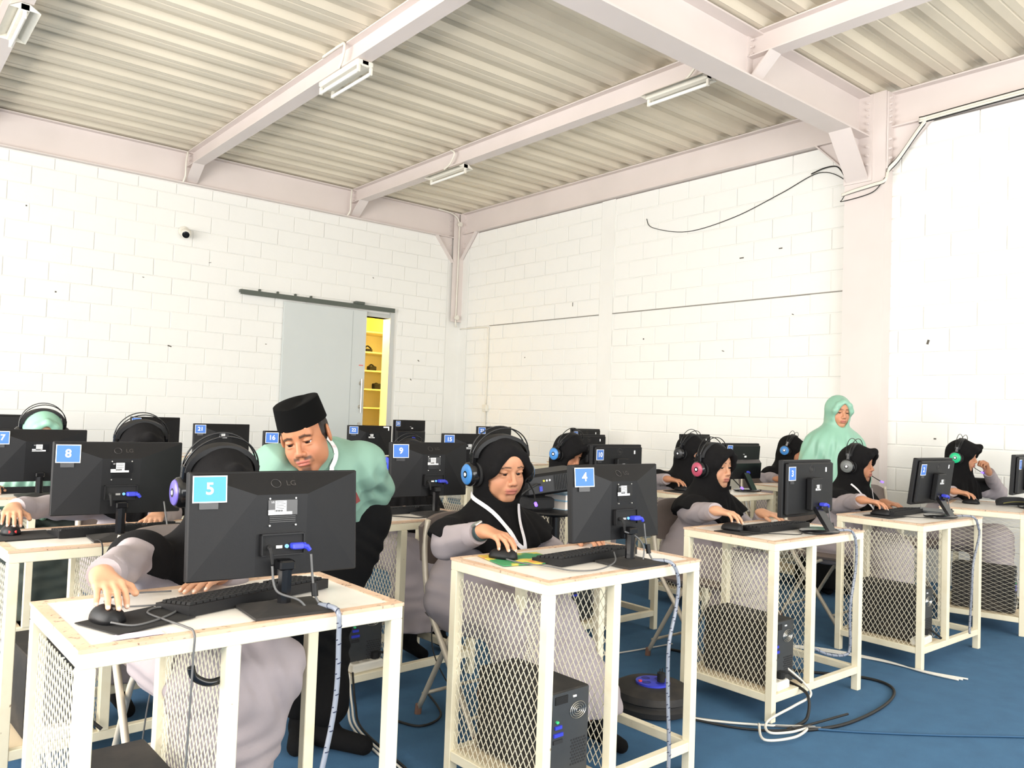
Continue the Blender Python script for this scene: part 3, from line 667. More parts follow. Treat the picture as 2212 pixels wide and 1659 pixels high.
mon(8, .818, 3.29, .852, -.053, -.018, '8', 'black monitor with number 8 tag on its back')
mon(9, 2.28, 3.378, .854, -.029, -.04, '9', 'black monitor with number 9 tag, right of the man in green')
mon(10, 3.713, 3.444, .846, .006, 0, '10', 'black monitor with number 10 tag', style='block')
mon(11, 5.203, 3.578, .855, -.007, .065, '11', 'black monitor with number 11 tag and split back', style='wedge')
mon(17, .80, 4.80, .842, 0, 0, '17', 'black monitor with number 17 tag', detail=0)
mon(16, 2.27, 4.90, .85, 0, 0, '16', 'black monitor with number 16 tag left of the man in green', detail=0)
mon(15, 3.60, 4.85, .852, 0, 0, '15', 'black monitor with number 15 tag', detail=0)
mon(14, 4.96, 4.95, .858, 0, 0, '14', 'black monitor between the tags 10 and 24', style='block')
mon(13, 6.34, 4.86, .88, 0, 0, '13', 'dark monitor behind the veiled student, against the right wall', style='block')
mon(21, 2.333, 6.40, .849, .009, -.02, '21', 'black monitor with number 21 tag, far row', detail=0)
mon(22, 3.691, 6.448, .86, 0, 0, '22', 'black monitor with number 22 tag in front of the sliding door', detail=0)
mon(23, 5.17, 6.50, .875, 0, 0, '23', 'black monitor with number 23 tag', detail=0)
mon(24, 6.39, 6.40, .876, 0, 0, '24', 'black monitor with number 24 tag', style='block')
mon(27, 2.302, 8.061, .859, 0, 0, '27', 'black monitor with number 27 tag near the back wall', detail=0)
mon(28, .98, 8.0, .852, 0, 0, '28', 'dark monitor at the upper left behind the mint hijab', style='wedge')
mon(25, 5.341, 8.377, .89, -.019, 0, '25', 'black monitor with number 25 tag before the yellow doorway', style='wedge')
q = MB().box(.13, -.0365, .225, .19, -.0360, .262).obj('paper_note', whitepaper, MO[22]); q.location.z = .088; q.location.y = .012
# ================================================================== KEYBOARDS, MICE, PADS
def kb_mesh():
    m = MB(); m.add([(-.22, -.068, 0), (.22, -.068, 0), (.22, .068, 0), (-.22, .068, 0), (-.22, -.068, .026), (.22, -.068, .026), (.22, .068, .013), (-.22, .068, .013)], [(0,3,2,1), (4,5,6,7), (0,1,5,4), (1,2,6,5), (2,3,7,6), (3,0,4,7)])
    k = MB()
    for r in range(6):
        yy = -.058+r*.0196; z = .0265-.0019*r*1.0
        x = -.212
        while x < .20:
            wd = .0165
            if r == 5 and -.12 < x < -.02: wd = .11
            if not (.07 < x < .078 or .138 < x < .145):
                k.loft([[(x, yy, z-.004), (x+wd, yy, z-.004), (x+wd, yy+.016, z-.006), (x, yy+.016, z-.006)], [(x+.0015, yy+.001, z+.005), (x+wd-.0015, yy+.001, z+.005), (x+wd-.0015, yy+.0145, z+.0035), (x+.0015, yy+.0145, z+.0035)]])
            x += wd+.0026
    return m, k
_m, _k = kb_mesh(); KB = _m.mesh('case'); KB.materials.append(blackp); KK = _k.mesh('keys'); KK.materials.append(blackm)
def keyboard(p, rz, label):
    t = thing('keyboard', label, 'keyboard', p, rz, 'computer keyboards'); link('case', KB, t); link('keys', KK, t)['kind'] = 'stuff'
    return t
def mouse_mesh():
    m = MB(); rings = []
    for i in range(13):
        u = -1+2*i/12; w = .031*(1-abs(u)**2.6)**.5*(1-.08*u)+.001; hgt = .036*(1-abs(u+.1)**2.4*.75)**.5 if abs(u+.1) < 1.12 else .01
        hgt = max(hgt*(1 if abs(u) < .99 else .4), .006)
        rings.append([(w*math.cos(a), .055*u, max(0, hgt*math.sin(a))) for a in [PI*j/10 for j in range(11)]])
    m.loft(rings, True)
    return m.mesh('mouse_body')
MM = mouse_mesh(); MM.materials.append(blackp); MM.polygons.foreach_set('use_smooth', [True]*len(MM.polygons))
_w = MB().tube([(-.004, -.032, .026), (.004, -.032, .026)], .009, 14); MWH = _w.mesh('wheel'); MWH.materials.append(mat('grey_wheel', (92, 92, 92), .5))
def mouse(p, rz, label, glow=None):
    t = thing('mouse', label, 'mouse', p, rz, 'computer mice'); link('body', MM, t); link('wheel', MWH, t)
    MB().box(-.0006, -.05, .0285, .0006, -.043, .03).obj('seam', blackg, t)
    if glow: MB().cyl((-.012, -.045, .012), (.012, -.045, .012), .006).obj('glow_strip', glow, t)
    return t
def pad(p, rz, a, b, label, mt=None, name='mouse_pad'):
    o = MB().bbox(-a/2, -b/2, 0, a/2, b/2, .003, .001).obj(name, mt or blackm, None, loc=p); o.rotation_euler = (0, 0, rz); return tag(o, label, 'mouse pad')
keyboard((.85, 2.085, DH+.0025), R(18)*.9, 'black keyboard lying askew behind the stand of monitor 5')
keyboard((2.10, 2.075, DH+.0025), R(7), 'black keyboard behind the stand of monitor 4')
keyboard((3.50, 2.20, DH+.0025), R(1), 'black keyboard on the desk of monitor 3')
keyboard((4.86, 2.23, DH+.0025), R(4), 'black keyboard on the desk of monitor 2')
keyboard((.84, 3.375, DH+.0025), R(6), 'black keyboard under monitor 8')
keyboard((2.15, 3.455, DH+.0025), R(4), 'black keyboard under monitor 9')
keyboard((4.95, 3.68, DH+.0025), 0, 'black keyboard behind monitor 11')
keyboard((.75, 4.98, DH+.0025), 0, 'black keyboard under monitor 17')
keyboard((2.2, 6.52, DH+.0025), 0, 'black keyboard under monitor 21')
p5 = pad((.55, 1.99, DH+.0025), R(20), .2, .16, 'black mouse pad at the front left of desk 5')
mouse((.492, 2.015, DH+.0062), R(12), 'black mouse under the hand at the left of desk 5')
pad((1.86, 2.16, DH+.0025), R(-12), .24, .2, 'green and yellow printed sheet under the mouse on desk 4', greenpad, 'printed_sheet')
mouse((1.808, 2.195, DH+.0062), R(28), 'black mouse under the watch-wearing hand on desk 4')
pad((3.235, 2.20, DH+.0025), 0, .2, .16, 'black mouse pad on desk 3'); mouse((3.235, 2.25, DH+.0062), R(10), 'black mouse held on desk 3')
pad((4.64, 2.2, DH+.0025), 0, .2, .16, 'black mouse pad on desk 2'); mouse((4.645, 2.225, DH+.0062), R(10), 'black mouse held on desk 2')
mouse((6.10, 2.29, DH+.0031), R(15), 'black mouse held on the desk at the right picture edge')
pad((.53, 3.40, DH+.0025), R(3), .2, .2, 'black mouse pad at the left of desk 8'); mouse((.50, 3.45, DH+.0062), 0, 'mouse with a red glow on desk 8', mat('red_glow', (255, 40, 40), .4, emit=((255, 30, 30), 4)))
pad((4.63, 3.66, DH+.0025), 0, .19, .16, 'dark mouse pad on desk 11'); mouse((4.66, 3.68, DH+.0062), 0, 'black mouse held by the veiled student')
# ================================================================== COMPUTER CASES UNDER THE DESKS
fanm = mat('dark_grille', (40, 40, 42), .6)
pcback = mat('grey_steel_back', (74, 76, 78), .5, .5, var=(20, .3, (60, 62, 64)))
def pc_proto():
    t = bpy.data.objects.new('computer_case', None); COL.objects.link(t)
    W_, D_, H_ = .18, .36, .385
    MB().bbox(0, .004, .008, W_, D_, H_, .004).obj('case', dusty, t)
    MB().bbox(.004, 0, .012, W_-.004, .005, H_-.004, .001).obj('back_panel', pcback, t)
    m = MB()
    for r in (.036, .027, .018, .009): m.tube([(.125+r*math.cos(a), -.002, .29+r*math.sin(a)) for a in [i*PI/10 for i in range(21)]], .0016, 4)
    m.obj('fan_grille', steel, t)
    m = MB()
    for i in range(6):
        for j in range(9): m.cyl((.1+i*.012+(j % 2)*.006, .001, .06+j*.013), (.1+i*.012+(j % 2)*.006, -.0015, .06+j*.013), .0045, n=6)
    m.obj('vent_holes', fanm, t)['kind'] = 'stuff'
    MB().box(.016, -.006, .2, .056, .001, .215).box(.02, -.006, .232, .05, .001, .246).obj('vga_port', vgab, t)
    MB().box(.016, -.004, .17, .056, .001, .186).obj('usb_port', fanm, t)
    MB().cyl((.03, -.006, .262), (.03, .001, .262), .006, n=10).obj('green_jack', mat('green_jack', (70, 200, 130), .4), t)
    MB().box(.02, -.0035, .335, .075, .001, .368).obj('psu_inlet', blackm, t)
    MB().box(.1, -.003, .35, .115, .001, .358).obj('white_sticker', whitepaper, t)
    for x in (.02, .14):
        for y in (.03, .31): MB().cyl((x+.01, y, 0), (x+.01, y, .01), .012, n=10).obj('foot', blackm, t)
    return t
pc0 = pc_proto(); first = True
for k, label in ((5, 'dusty black computer case under the near desk at lower left'), (4, 'black computer case behind the mesh of the second near desk'), (3, 'black computer case behind the mesh of the free-standing desk'),
                 (2, 'black computer case behind the mesh of the desk with the slim slab'), (1, 'black computer case behind the wide-diamond mesh'), (8, 'black computer case with blue port at the left picture edge'),
                 (9, 'black computer case behind the legs of the man'), (10, 'black computer case under the desk behind the projector'), (11, 'black computer case under the desk of the veiled student')):
    t = pc0 if first else copy_tree(pc0); first = False
    x, y, rz = DESKS[k]; c, s = math.cos(rz), math.sin(rz); lx, ly = .085, .06
    t.location = (x+c*lx-s*ly, y+s*lx+c*ly, .1145); t.rotation_euler = (0, 0, rz); tag(t, label, 'computer', 'computer cases under the desks')
    if k == 5: t.scale = (1, 1, .74)
# ================================================================== CABLES
def wrap_sleeve(pts, label):
    t = thing('wrapped_cable', label, 'cable', (0, 0, 0)); P = spline(pts, 10)
    MB().tube(P, .0065, 8).obj('clear_wrap', sleevem, t, True)
    # dark spiral gaps
    m = MB(); acc = 0; L = .034
    for i in range(1, len(P)):
        acc += (P[i]-P[i-1]).length
        if acc > L:
            acc = 0; d = (P[i]-P[i-1]).normalized(); a = d.orthogonal().normalized(); b = d.cross(a)
            m.tube([P[i]+d*(.012*(u/12-.5))+(a*math.cos(u*PI/6)+b*math.sin(u*PI/6))*.0066 for u in range(13)], .0013, 4)
    if m.v: m.obj('spiral_gap', mat('blue_black_gap', (40, 46, 70), .5), t)['kind'] = 'stuff'
    return t
G = DH+.012
def mw(k, lp):   # monitor-local point to world
    o = MO[k]; x, y, z = lp; c, s = math.cos(o.rotation_euler.z), math.sin(o.rotation_euler.z)
    return Vector((o.location.x+c*x-s*y, o.location.y+s*x+c*y, o.location.z+z))
for k, sw, xo in ((5, .0, .03), (4, .0, .02), (3, -.12, .0), (2, .02, .01)):
    x, y, rz = DESKS[k]
    v = MO[k]['vga']; zl = {5: .069, 4: .072, 3: .07, 2: .074}[k]
    p0 = mw(k, (v[0], v[1], v[2]+zl))
    a = p0
    lab = {5: 'clear-wrapped cable hanging in front of the near desk', 4: 'clear-wrapped cable hanging beside the striped sock foot', 3: 'clear-wrapped cable curling at the free-standing desk', 2: 'clear-wrapped cable on the desk nearest the right wall'}[k]
    front = y-.012+(.775*math.sin(rz)*.5)
    wire('monitor_cable', [a, a+Vector((.004, -.006, -.06)), a+Vector((.006, -.02, -.1)), Vector((a.x+.012, a.y-.03, G+.004))], .0032, cableg, {5: 'grey cable from the blue plug of the brightest tagged monitor', 4: 'grey cable from the blue plug beside the keyboard of the second near desk', 3: 'grey cable from the blue plug of the block-backed monitor', 2: 'grey cable from the blue plug of the tilted monitor'}[k])
    MB().cyl(a+Vector((.005, -.014, -.072)), a+Vector((.006, -.02, -.104)), .0085).obj('ferrite', blackp, None, 40)
    bpy.context.view_layer.objects  # keep
    f_ = [o for o in COL.objects if o.name.startswith('ferrite') and o.parent is None][-1]; f_.parent = [o for o in COL.objects if o.name.startswith('monitor_cable')][-1]
    s0 = Vector((a.x+.012, a.y-.035, G))
    if k == 5: pts = [s0, (s0.x+.01, front-.004, G), (s0.x+.012, front-.014, DH-.05), (s0.x-.0, front-.03, .55), (s0.x-.06, front-.05, .32), (s0.x-.12, front-.06, .1), (s0.x-.2, front-.06, .012)]
    elif k == 4: pts = [s0, (s0.x+.02, front-.004, G), (s0.x+.05, front-.014, DH-.05), (s0.x+.04, front-.014, .62), (s0.x+.0, front-.02, .5), (s0.x-.01, front-.03, .34), (s0.x-.02, front-.05, .15), (s0.x-.04, front-.06, .012)]
    elif k == 3: pts = [s0, (s0.x+.06, front-.004, G), (s0.x+.09, front-.014, DH-.05), (s0.x+.09, front-.014, .60), (s0.x+.05, front-.012, .42), (s0.x+.06, front-.01, .24), (s0.x+.03, front-.0, .20), (s0.x-.08, front+.03, .215), (s0.x-.2, front+.06, .27)]
    else: pts = [s0, (s0.x+.05, front-.004, G), (s0.x+.10, front-.014, DH-.05), (s0.x+.11, front-.014, .66), (s0.x+.04, front-.012, .52), (s0.x+.02, front-.012, .34), (s0.x+.0, front-.012, .16), (s0.x-.02, front-.02, .13)]
    wrap_sleeve(pts, lab)
# power leads and mouse leads on the desk tops
a = mw(5, (-.036, -.08, .069+.04)); wire('power_lead', [a, a+Vector((.01, -.01, -.06)), a+Vector((.06, -.04, -.085)), a+Vector((.09, -.05, -.13))], .003, cableg, 'grey power lead crossing behind the pole of the brightest tagged monitor')
a = mw(4, (-.036, -.08, .072+.04)); wire('power_lead', [a, a+Vector((.05, -.01, -.02)), a+Vector((.08, -.02, -.06)), a+Vector((.06, -.03, -.12))], .003, cableg, 'black power lead looping past the pole on the second near desk')
z = DH+.008
wire('mouse_lead', [(.487, 1.958, z+.006), (.53, 1.93, z), (.60, 1.965, z), (.655, 2.03, z), (.62, 2.07, z), (.585, 2.03, z), (.60, 1.94, z), (.618, 1.86, z), (.622, 1.812, z-.004), (.62, 1.805, .72), (.615, 1.80, .55), (.61, 1.80, .3), (.6, 1.79, .1), (.58, 1.79, .012)], .0026, cableg, 'grey mouse lead looping over the black pad and down the near desk')
wire('mouse_lead', [(1.78, 2.143, z+.005), (1.80, 2.08, z), (1.84, 1.99, z), (1.86, 1.90, z), (1.95, 1.87, z), (2.06, 1.90, z+.01), (2.12, 1.96, z+.03)], .0026, cableg, 'grey mouse lead trailing over the printed sheet')
wire('keyboard_lead', [(.70, 2.23, z), (.6, 2.25, z), (.53, 2.2, z), (.55, 2.12, z), (.64, 2.09, z), (.70, 2.06, z)], .0024, cableg, 'thin grey lead behind the mouse on the near desk')
wire('mouse_lead', [(3.22, 2.197, z), (3.25, 2.12, z), (3.33, 2.05, z), (3.40, 2.0, z), (3.50, 2.05, z), (3.6, 2.13, z)], .0024, cableb, 'black mouse lead on the free-standing desk')
wire('mouse_lead', [(4.64, 2.17, z), (4.72, 2.06, z), (4.80, 2.02, z), (4.88, 2.06, z)], .0024, cableb, 'black mouse lead on the desk nearest the right wall')
wire('mouse_lead', [(.72, 3.17, z), (.725, 3.09, z), (.725, 3.075, .71), (.70, 3.06, .55), (.66, 3.06, .3), (.7, 3.05, .05), (.72, 3.05, .01)], .0026, cableb, 'black lead hanging in front of desk eight')
wire('monitor_cable', [(.96, 3.2, .90), (.965, 3.15, .8), (.965, 3.09, .775), (.965, 3.07, .70), (.95, 3.06, .5), (.9, 3.06, .2), (.88, 3.05, .01)], .003, cableg, 'grey cable hanging below the pole of monitor eight')
wire('monitor_cable', [(2.03, 3.30, z), (2.1, 3.2, z), (2.16, 3.15, z), (2.17, 3.115, .72), (2.17, 3.11, .5), (2.15, 3.1, .2), (2.2, 3.0, .012)], .003, cableb, 'black cable hanging from desk nine past a student skirt')
# cables on the carpet
wire('floor_cable', [(3.35, 2.02, .12), (3.32, 1.90, .10), (3.25, 1.86, .02), (3.1, 1.85, .008), (3.35, 1.75, .008), (3.75, 1.76, .008), (4.02, 1.85, .008), (4.06, 2.02, .008), (3.85, 2.3, .008), (3.7, 2.6, .008), (3.6, 2.9, .008)], .007, cableb, 'thick black cable looping on the carpet round the free-standing desk')
wire('floor_cable', [(2.85, 2.15, .012), (2.92, 2.02, .008), (3.0, 1.92, .008), (3.1, 1.85, .0095), (3.2, 1.82, .018), (3.45, 1.78, .024)], .005, cableb, 'black cable from the cable reel to the free-standing desk')
wire('floor_cable', [(3.33, 2.02, .19), (3.37, 1.95, .13), (3.35, 1.90, .09), (3.22, 1.9, .07), (3.05, 1.92, .035), (2.98, 1.87, .02), (3.05, 1.82, .02), (3.15, 1.80, .02), (3.02, 1.78, .02), (2.90, 1.84, .018), (3.0, 1.93, .03)], .0055, cablew, 'white cable knotted at the foot of the free-standing desk')
for i, (dx, mt) in enumerate(((0, cablew), (.014, cablew), (.026, cableg))):
    wire('floor_cable', [(2.7+dx, 2.42, .01), (2.9+dx, 2.12-dx, .008), (3.06+dx, 1.93-dx, .012), (3.2+dx, 1.82-dx*1.5, .012)], .005, mt, ('white floor cable nearest the cable reel', 'white floor cable in the middle of the taped bundle', 'grey floor cable at the outer side of the taped bundle')[i])
wire('floor_cable', [(3.2, 1.80, .008), (3.35, 1.66, .006), (3.6, 1.45, .006), (3.9, 1.22, .006), (4.2, .95, .006)], .005, cablebl, 'blue cable running over the open carpet at lower right')
for i, dx in enumerate((0, .02, .045)):
    wire('floor_cable', [(4.0+dx, 2.85, .008), (4.34-dx, 2.47-dx*.5, .008), (4.45-dx*.6, 2.13, .008), (4.43+dx*.4, 1.88, .008), (4.45+dx*1.3, 1.715-dx*.5, .008)], .0045, cablew, ('white floor cable under the desk beside the right wall, inner one', 'white floor cable under the desk beside the right wall, middle one', 'white floor cable under the desk beside the right wall, outer one')[i])
for i, dx in enumerate((0, .018, .034)):
    wire('floor_cable', [(1.72+dx, 3.12, .14), (1.66+dx, 2.98, .06), (1.62+dx, 2.85, .012), (1.58+dx, 2.5, .008), (1.56+dx*.7, 2.2, .008), (1.54+dx, 1.9, .008), (1.5+dx, 1.5, .008)], .0048, (cablew, cablew, cableb)[i], ('white cable on the carpet right of the black socks, left strand', 'white cable on the carpet right of the black socks, right strand', 'black cable in the strand right of the black socks')[i])
wire('floor_cable', [(2.1, 3.05, .01), (2.0, 2.8, .008), (1.86, 2.75, .008), (1.8, 2.9, .008)], .005, cableb, 'short black cable on the carpet left of a chair foot')
wire('floor_cable', [(2.9, 3.1, .008), (3.3, 3.0, .008), (3.7, 2.95, .008)], .004, cablew, 'thin white cable on the carpet behind the cable reel')
wire('floor_cable', [(.0, 2.9, .05), (.2, 2.6, .02), (.35, 2.5, .012), (.5, 2.55, .1), (.55, 2.9, .2), (.53, 3.1, .3)], .006, cablew, 'white cable curling up at the lower left corner')
wire('floor_cable', [(.0, 2.7, .012), (.25, 2.75, .02), (.45, 2.65, .012), (.42, 2.5, .012), (.1, 2.3, .012)], .005, cableb, 'black cable coil on the floor at the lower left corner')
# socket strips
def socket_strip(p, rz, label, n=3):
    t = thing('socket_strip', label, 'socket strip', p, rz, 'white socket strips'); L = .055*n
    MB().bbox(-L/2, -.03, 0, L/2, .03, .04, .006).obj('body', whitepl, t)
    for i in range(n):
        MB().lathe([(.02, .0402), (.02, .0408), (.017, .0408), (.015, .030)], 16, Matrix.Translation((-L/2+.0275+.055*i, 0, .001))).obj('outlet', mat('socket_shade', (190, 184, 170), .6), t)
    m = MB(); m.cyl((L/2-.03, -.0, .04), (L/2-.03, 0, .07), .019, n=12); m.tube([(L/2-.03, 0, .066), (L/2, -.02, .066), (L/2+.05, -.06, .02)], .006, 6); m.obj('plug', blackm, t)
    return t
socket_strip((4.57, 1.955, .1155), R(5), 'white socket strip inside the cage of the desk nearest the right wall'); socket_strip((3.23, 1.99, .1155), R(4), 'white socket strip at the foot of the free-standing desk cage', 2)
socket_strip((1.86, 3.2, .1155), R(5), 'white socket strip behind the legs of the man'); socket_strip((.62, 3.13, .1155), 0, 'white socket strip at the far lower left', 3)
socket_strip((6.02, 2.0, .1155), R(15), 'white socket strip behind the wide-diamond mesh', 2)
# cable reel
t = thing('cable_reel', 'black round cable reel with blue socket plate on the carpet', 'cable reel', (2.83, 2.36, 0))
MB().lathe([(.15, 0), (.175, .012), (.18, .035), (.165, .048), (.165, .056), (.178, .064), (.172, .092), (.14, .108), (.06, .112)], 36).obj('drum', dusty, t, 40)
MB().lathe([(.075, .110), (.075, .120), (.06, .1215)], 28).obj('socket_plate', vgab, t, 40)
for a in (0, 1.57, 3.14, 4.71):
    MB().lathe([(.02, .1216), (.02, .1222), (.016, .1222), (.014, .117)], 14, Matrix.Translation((.042*math.cos(a), .042*math.sin(a), 0))).obj('outlet', mat('dark_blue_socket', (30, 36, 130), .5), t)
m = MB().cyl((.02, -.03, .12), (.02, -.03, .16), .018, n=12); m.cyl((.012, -.03, .16), (.012, -.03, .178), .0026, n=6); m.cyl((.028, -.03, .16), (.028, -.03, .178), .0026, n=6); m.obj('plug', blackm, t)
MB().cyl((-.055, .025, .12), (-.055, .025, .127), .008, n=10).obj('red_lamp', mat('red_button', (220, 60, 60), .4), t)
# ================================================================== CHAIRS
def chair_proto():
    t = bpy.data.objects.new('folding_chair', None); COL.objects.link(t)
    for s in (-1, 1):
        x = s*.195
        MB().tube(spline([(x*.9, .235, .82), (x, .225, .70), (x, .18, .48), (x, .05, .30), (x, -.16, .02)], 5), .0125, 8).obj('front_leg', chaintube, t, True)
        MB().tube(spline([(x*.86, .17, .56), (x*.86, .14, .47), (x*.87, -.02, .43), (x*.87, .06, .36), (x*.87, .26, .02)], 5), .0115, 8).obj('rear_leg', chaintube, t, True)
        MB().cyl((x, -.155, 0), (x, -.163, .04), .0155).obj('rubber_foot', rubber, t, 40)
        MB().cyl((x*.87, .262, 0), (x*.87, .257, .04), .0145).obj('rubber_foot', rubber, t, 40)
    MB().tube([(-.195, -.105, .09), (.195, -.105, .09)], .008, 8).obj('cross_bar', chaintube, t, True)
    MB().tube([(-.168, .235, .09), (.168, .235, .09)], .008, 8).obj('cross_bar', chaintube, t, True)
    rg = []
    for i in range(9):
        u = -1+i/4; y0 = .238-.02*(1-u*u)*-1; w = .205*u
        rg.append([(w, .215+.035*(1-u*u), .62+.03*abs(u)**3), (w, .24+.035*(1-u*u), .62+.03*abs(u)**3), (w, .262+.035*(1-u*u), .84-.05*abs(u)**3), (w, .237+.035*(1-u*u), .84-.05*abs(u)**3)])
    MB().loft(rg).obj('backrest', brownv, t, 50)
    m = MB(); m.loft([[(-.18, -.19, .435), (.18, -.19, .435), (.19, .19, .425), (-.19, .19, .425)], [(-.19, -.2, .45), (.19, -.2, .45), (.2, .2, .44), (-.2, .2, .44)], [(-.17, -.18, .472), (.17, -.18, .472), (.18, .18, .462), (-.18, .18, .462)]]); m.obj('seat', brownv, t, 50)
    return t
ch0 = chair_proto(); cfirst = True
for (x, y, rz, label) in ((.93, 2.72, 0, 'folding chair under the student at the near left desk'), (2.12, 2.63, R(2), 'folding chair under the student wearing a watch'), (3.60, 2.64, 0, 'folding chair under the student with the red-lit headset'), (5.02, 2.72, 0, 'folding chair under the student with the pale-lit headset'),
                         (6.10, 2.72, R(5), 'folding chair back left of the green-lit headset'), (1.08, 4.0, 0, 'folding chair under the student behind monitor eight'), (2.42, 4.02, 0, 'folding chair under the student behind monitor nine'), (3.70, 4.12, 0, 'folding chair under the student behind the projector'),
                         (4.92, 4.1, 0, 'folding chair under the veiled student'), (3.72, 5.5, R(20), 'empty folding chair behind the hijab with the watch'), (4.05, 5.75, R(8), 'empty dark folding chair one step farther back'), (5.45, 4.05, R(-15), 'empty folding chair behind monitor eleven'), (.85, 5.45, 0, 'folding chair under the student in mint at far left'), (6.62, 4.15, 0, 'folding chair under the student beside the mint hijab')):
    t = ch0 if cfirst else copy_tree(ch0); cfirst = False
    t.location = (x, y, 0); t.rotation_euler = (0, 0, rz); tag(t, label, 'chair', 'brown folding chairs')
# ================================================================== PROJECTOR ON A STAND, BOOKS, SMALL THINGS
t = thing('projector_stand', 'black pedestal stand carrying the projector and books', 'stand', (2.78, 2.98, 0))
MB().tube([(0, 0, .03), (0, 0, .80)], .028, 14).obj('column', blackg, t, 40)
for a in range(4): MB().tube([(0, 0, .06), (.24*math.cos(a*1.57+.6), .24*math.sin(a*1.57+.6), .014)], .013, 8).obj('foot', blackg, t, 40)
MB().lathe([(.05, .775), (.07, .785), (.14, .80), (.26, .806), (.265, .812), (.26, .82)], 40).obj('tray', blackp, t, 40)
rzp = R(-14)
MT = Matrix.Translation((2.66, 2.96, .9)) @ Matrix.Rotation(R(-22), 4, 'Z') @ Matrix.Rotation(R(-9), 4, 'Y')
books = [(2.83, 2.95, .8205, R(10), .042, 'lower white-paged book with a pale blue cover on the tray'), (2.85, 2.95, .8630, R(4), .03, 'upper white-paged book with a pale blue cover on the tray')]
for (x, y, z_, rz, h_, lb) in books:
    q = thing('book', lb, 'book', (x, y, z_), rz, 'books on the projector stand')
    MB().box(-.105, -.07, .002, .105, .07, h_-.002).obj('page_block', bookp, q)
    MB().box(-.11, -.075, 0, .11, .075, .002).box(-.11, -.075, h_-.002, .11, .075, h_).box(.105, -.075, 0, .11, .075, h_).obj('cover', bookb, q)
pj = thing('projector', 'black projector tilted up on the stand, lens towards monitor four', 'projector', (2.70, 2.95, .905), R(-20))
pj.rotation_euler = (0, R(-8), R(-20))
MB().bbox(-.15, -.11, 0, .15, .11, .105, .012).obj('housing', blackp, pj)
m = MB()
for i in range(14): m.box(.0+i*.0085, -.1125, .02, .0035+i*.0085, -.109, .09)
m.obj('cooling_slats', blackg, pj)['kind'] = 'stuff'
MB().box(-.14, -.1115, .015, -.01, -.1095, .09).obj('port_panel', fanm, pj)
MB().box(-.085, -.115, .022, -.07, -.109, .046).obj('vga_socket', vgab, pj)
for i, x in enumerate((-.06, -.045, -.03)): MB().cyl((x, -.11, .07), (x, -.116, .07), .005, n=10).obj('jack', (mat('yellow_jack', (220, 210, 60), .5), steel, steel)[i], pj, 40)
MB().lathe([(.042, .0), (.045, .012), (.038, .02), (.03, .012)], 24, Matrix.Translation((.15, .03, .06)) @ Matrix.Rotation(PI/2, 4, 'Y')).obj('lens_ring', blackg, pj, 40)
for y_ in (-.08, .08): MB().cyl((.11, y_, -.02), (.11, y_, .004), .012, n=10).obj('foot', blackm, pj, 40)
# support block below the projector rear (a folded cloth bag) keeps it off the tray
tag(MB().bbox(2.55, 2.90, .8205, 2.71, 3.04, .88, .01).obj('black_pouch', pouchm), 'black padded pouch propping up the projector', 'pouch')
wire('projector_cable', [(2.575, 2.87, .95), (2.52, 2.84, .95), (2.46, 2.87, .90), (2.44, 2.95, .80), (2.46, 3.0, .6), (2.5, 3.02, .2), (2.55, 3.05, .012)], .005, cableb, 'black cable bending down from the projector rear')
# slim black slab (drawing tablet) and pencil pouch
tb = MB().bbox(-.15, -.1, 0, .15, .1, .013, .004).obj('slim_tablet', mat('slate_plastic', (66, 70, 74), .45), None, loc=(5.20, 2.18, DH+.0028)); tb.rotation_euler = (0, 0, R(6)); tb.scale = (.22/.3, 1, 1); tag(tb, 'slim dark slab right of the tilted monitor', 'tablet')
t = thing('pencil_pouch', 'black zip pouch with olive edging on the desk at right', 'pouch', (6.28, 2.09, DH+.0028), R(-28))
rg = []
for i in range(11):
    u = -1+i/5; w = .05*(1-abs(u)**3)**.5+.004; hh = .03*(1-abs(u)**4)**.5+.003
    rg.append([(.13*u, w*math.cos(a), hh*(1+math.sin(a))*.9) for a in [j*PI/8 for j in range(16)]])
MB().loft(rg).obj('body', pouchm, t, True)
MB().tube(spline([(-.12, -.05, .02), (-.05, -.056, .03), (.03, -.057, .03), (.1, -.05, .022), (.125, -.02, .012)], 6), .003, 6).obj('zip_edge', olive, t, True)
tag(MB().bbox(-.03, -.02, 0, .03, .02, .05, .008).obj('power_adapter', whitepl, None, loc=(1.84, 3.2, DH+.0028)), 'small cream box on the corner of desk nine', 'box')
# paper notice taped on desk five, sock-hook
tag(MB().box(-.055, -.02, 0, .055, .02, .0008).obj('paper_notice', mat('faded_print', (226, 206, 222), .7, var=(60, .5, (190, 160, 200), .5, .6)), None, loc=(.515, 1.867, DH+.003)), 'faded printed strip taped to the front of the near desk top', 'notice')
t = thing('umbrella_hook', 'black curved hook clamped inside the near desk', 'hook', (.73, 1.86, 0))
MB().cyl((0, 0, .615), (0, 0, .728), .012).obj('clamp_bar', blackg, t, 40)
MB().tube(spline([(0, 0, .65), (-.05, 0, .642), (-.085, 0, .66), (-.095, 0, .685)], 6), .009, 8).obj('hook', blackg, t, True)
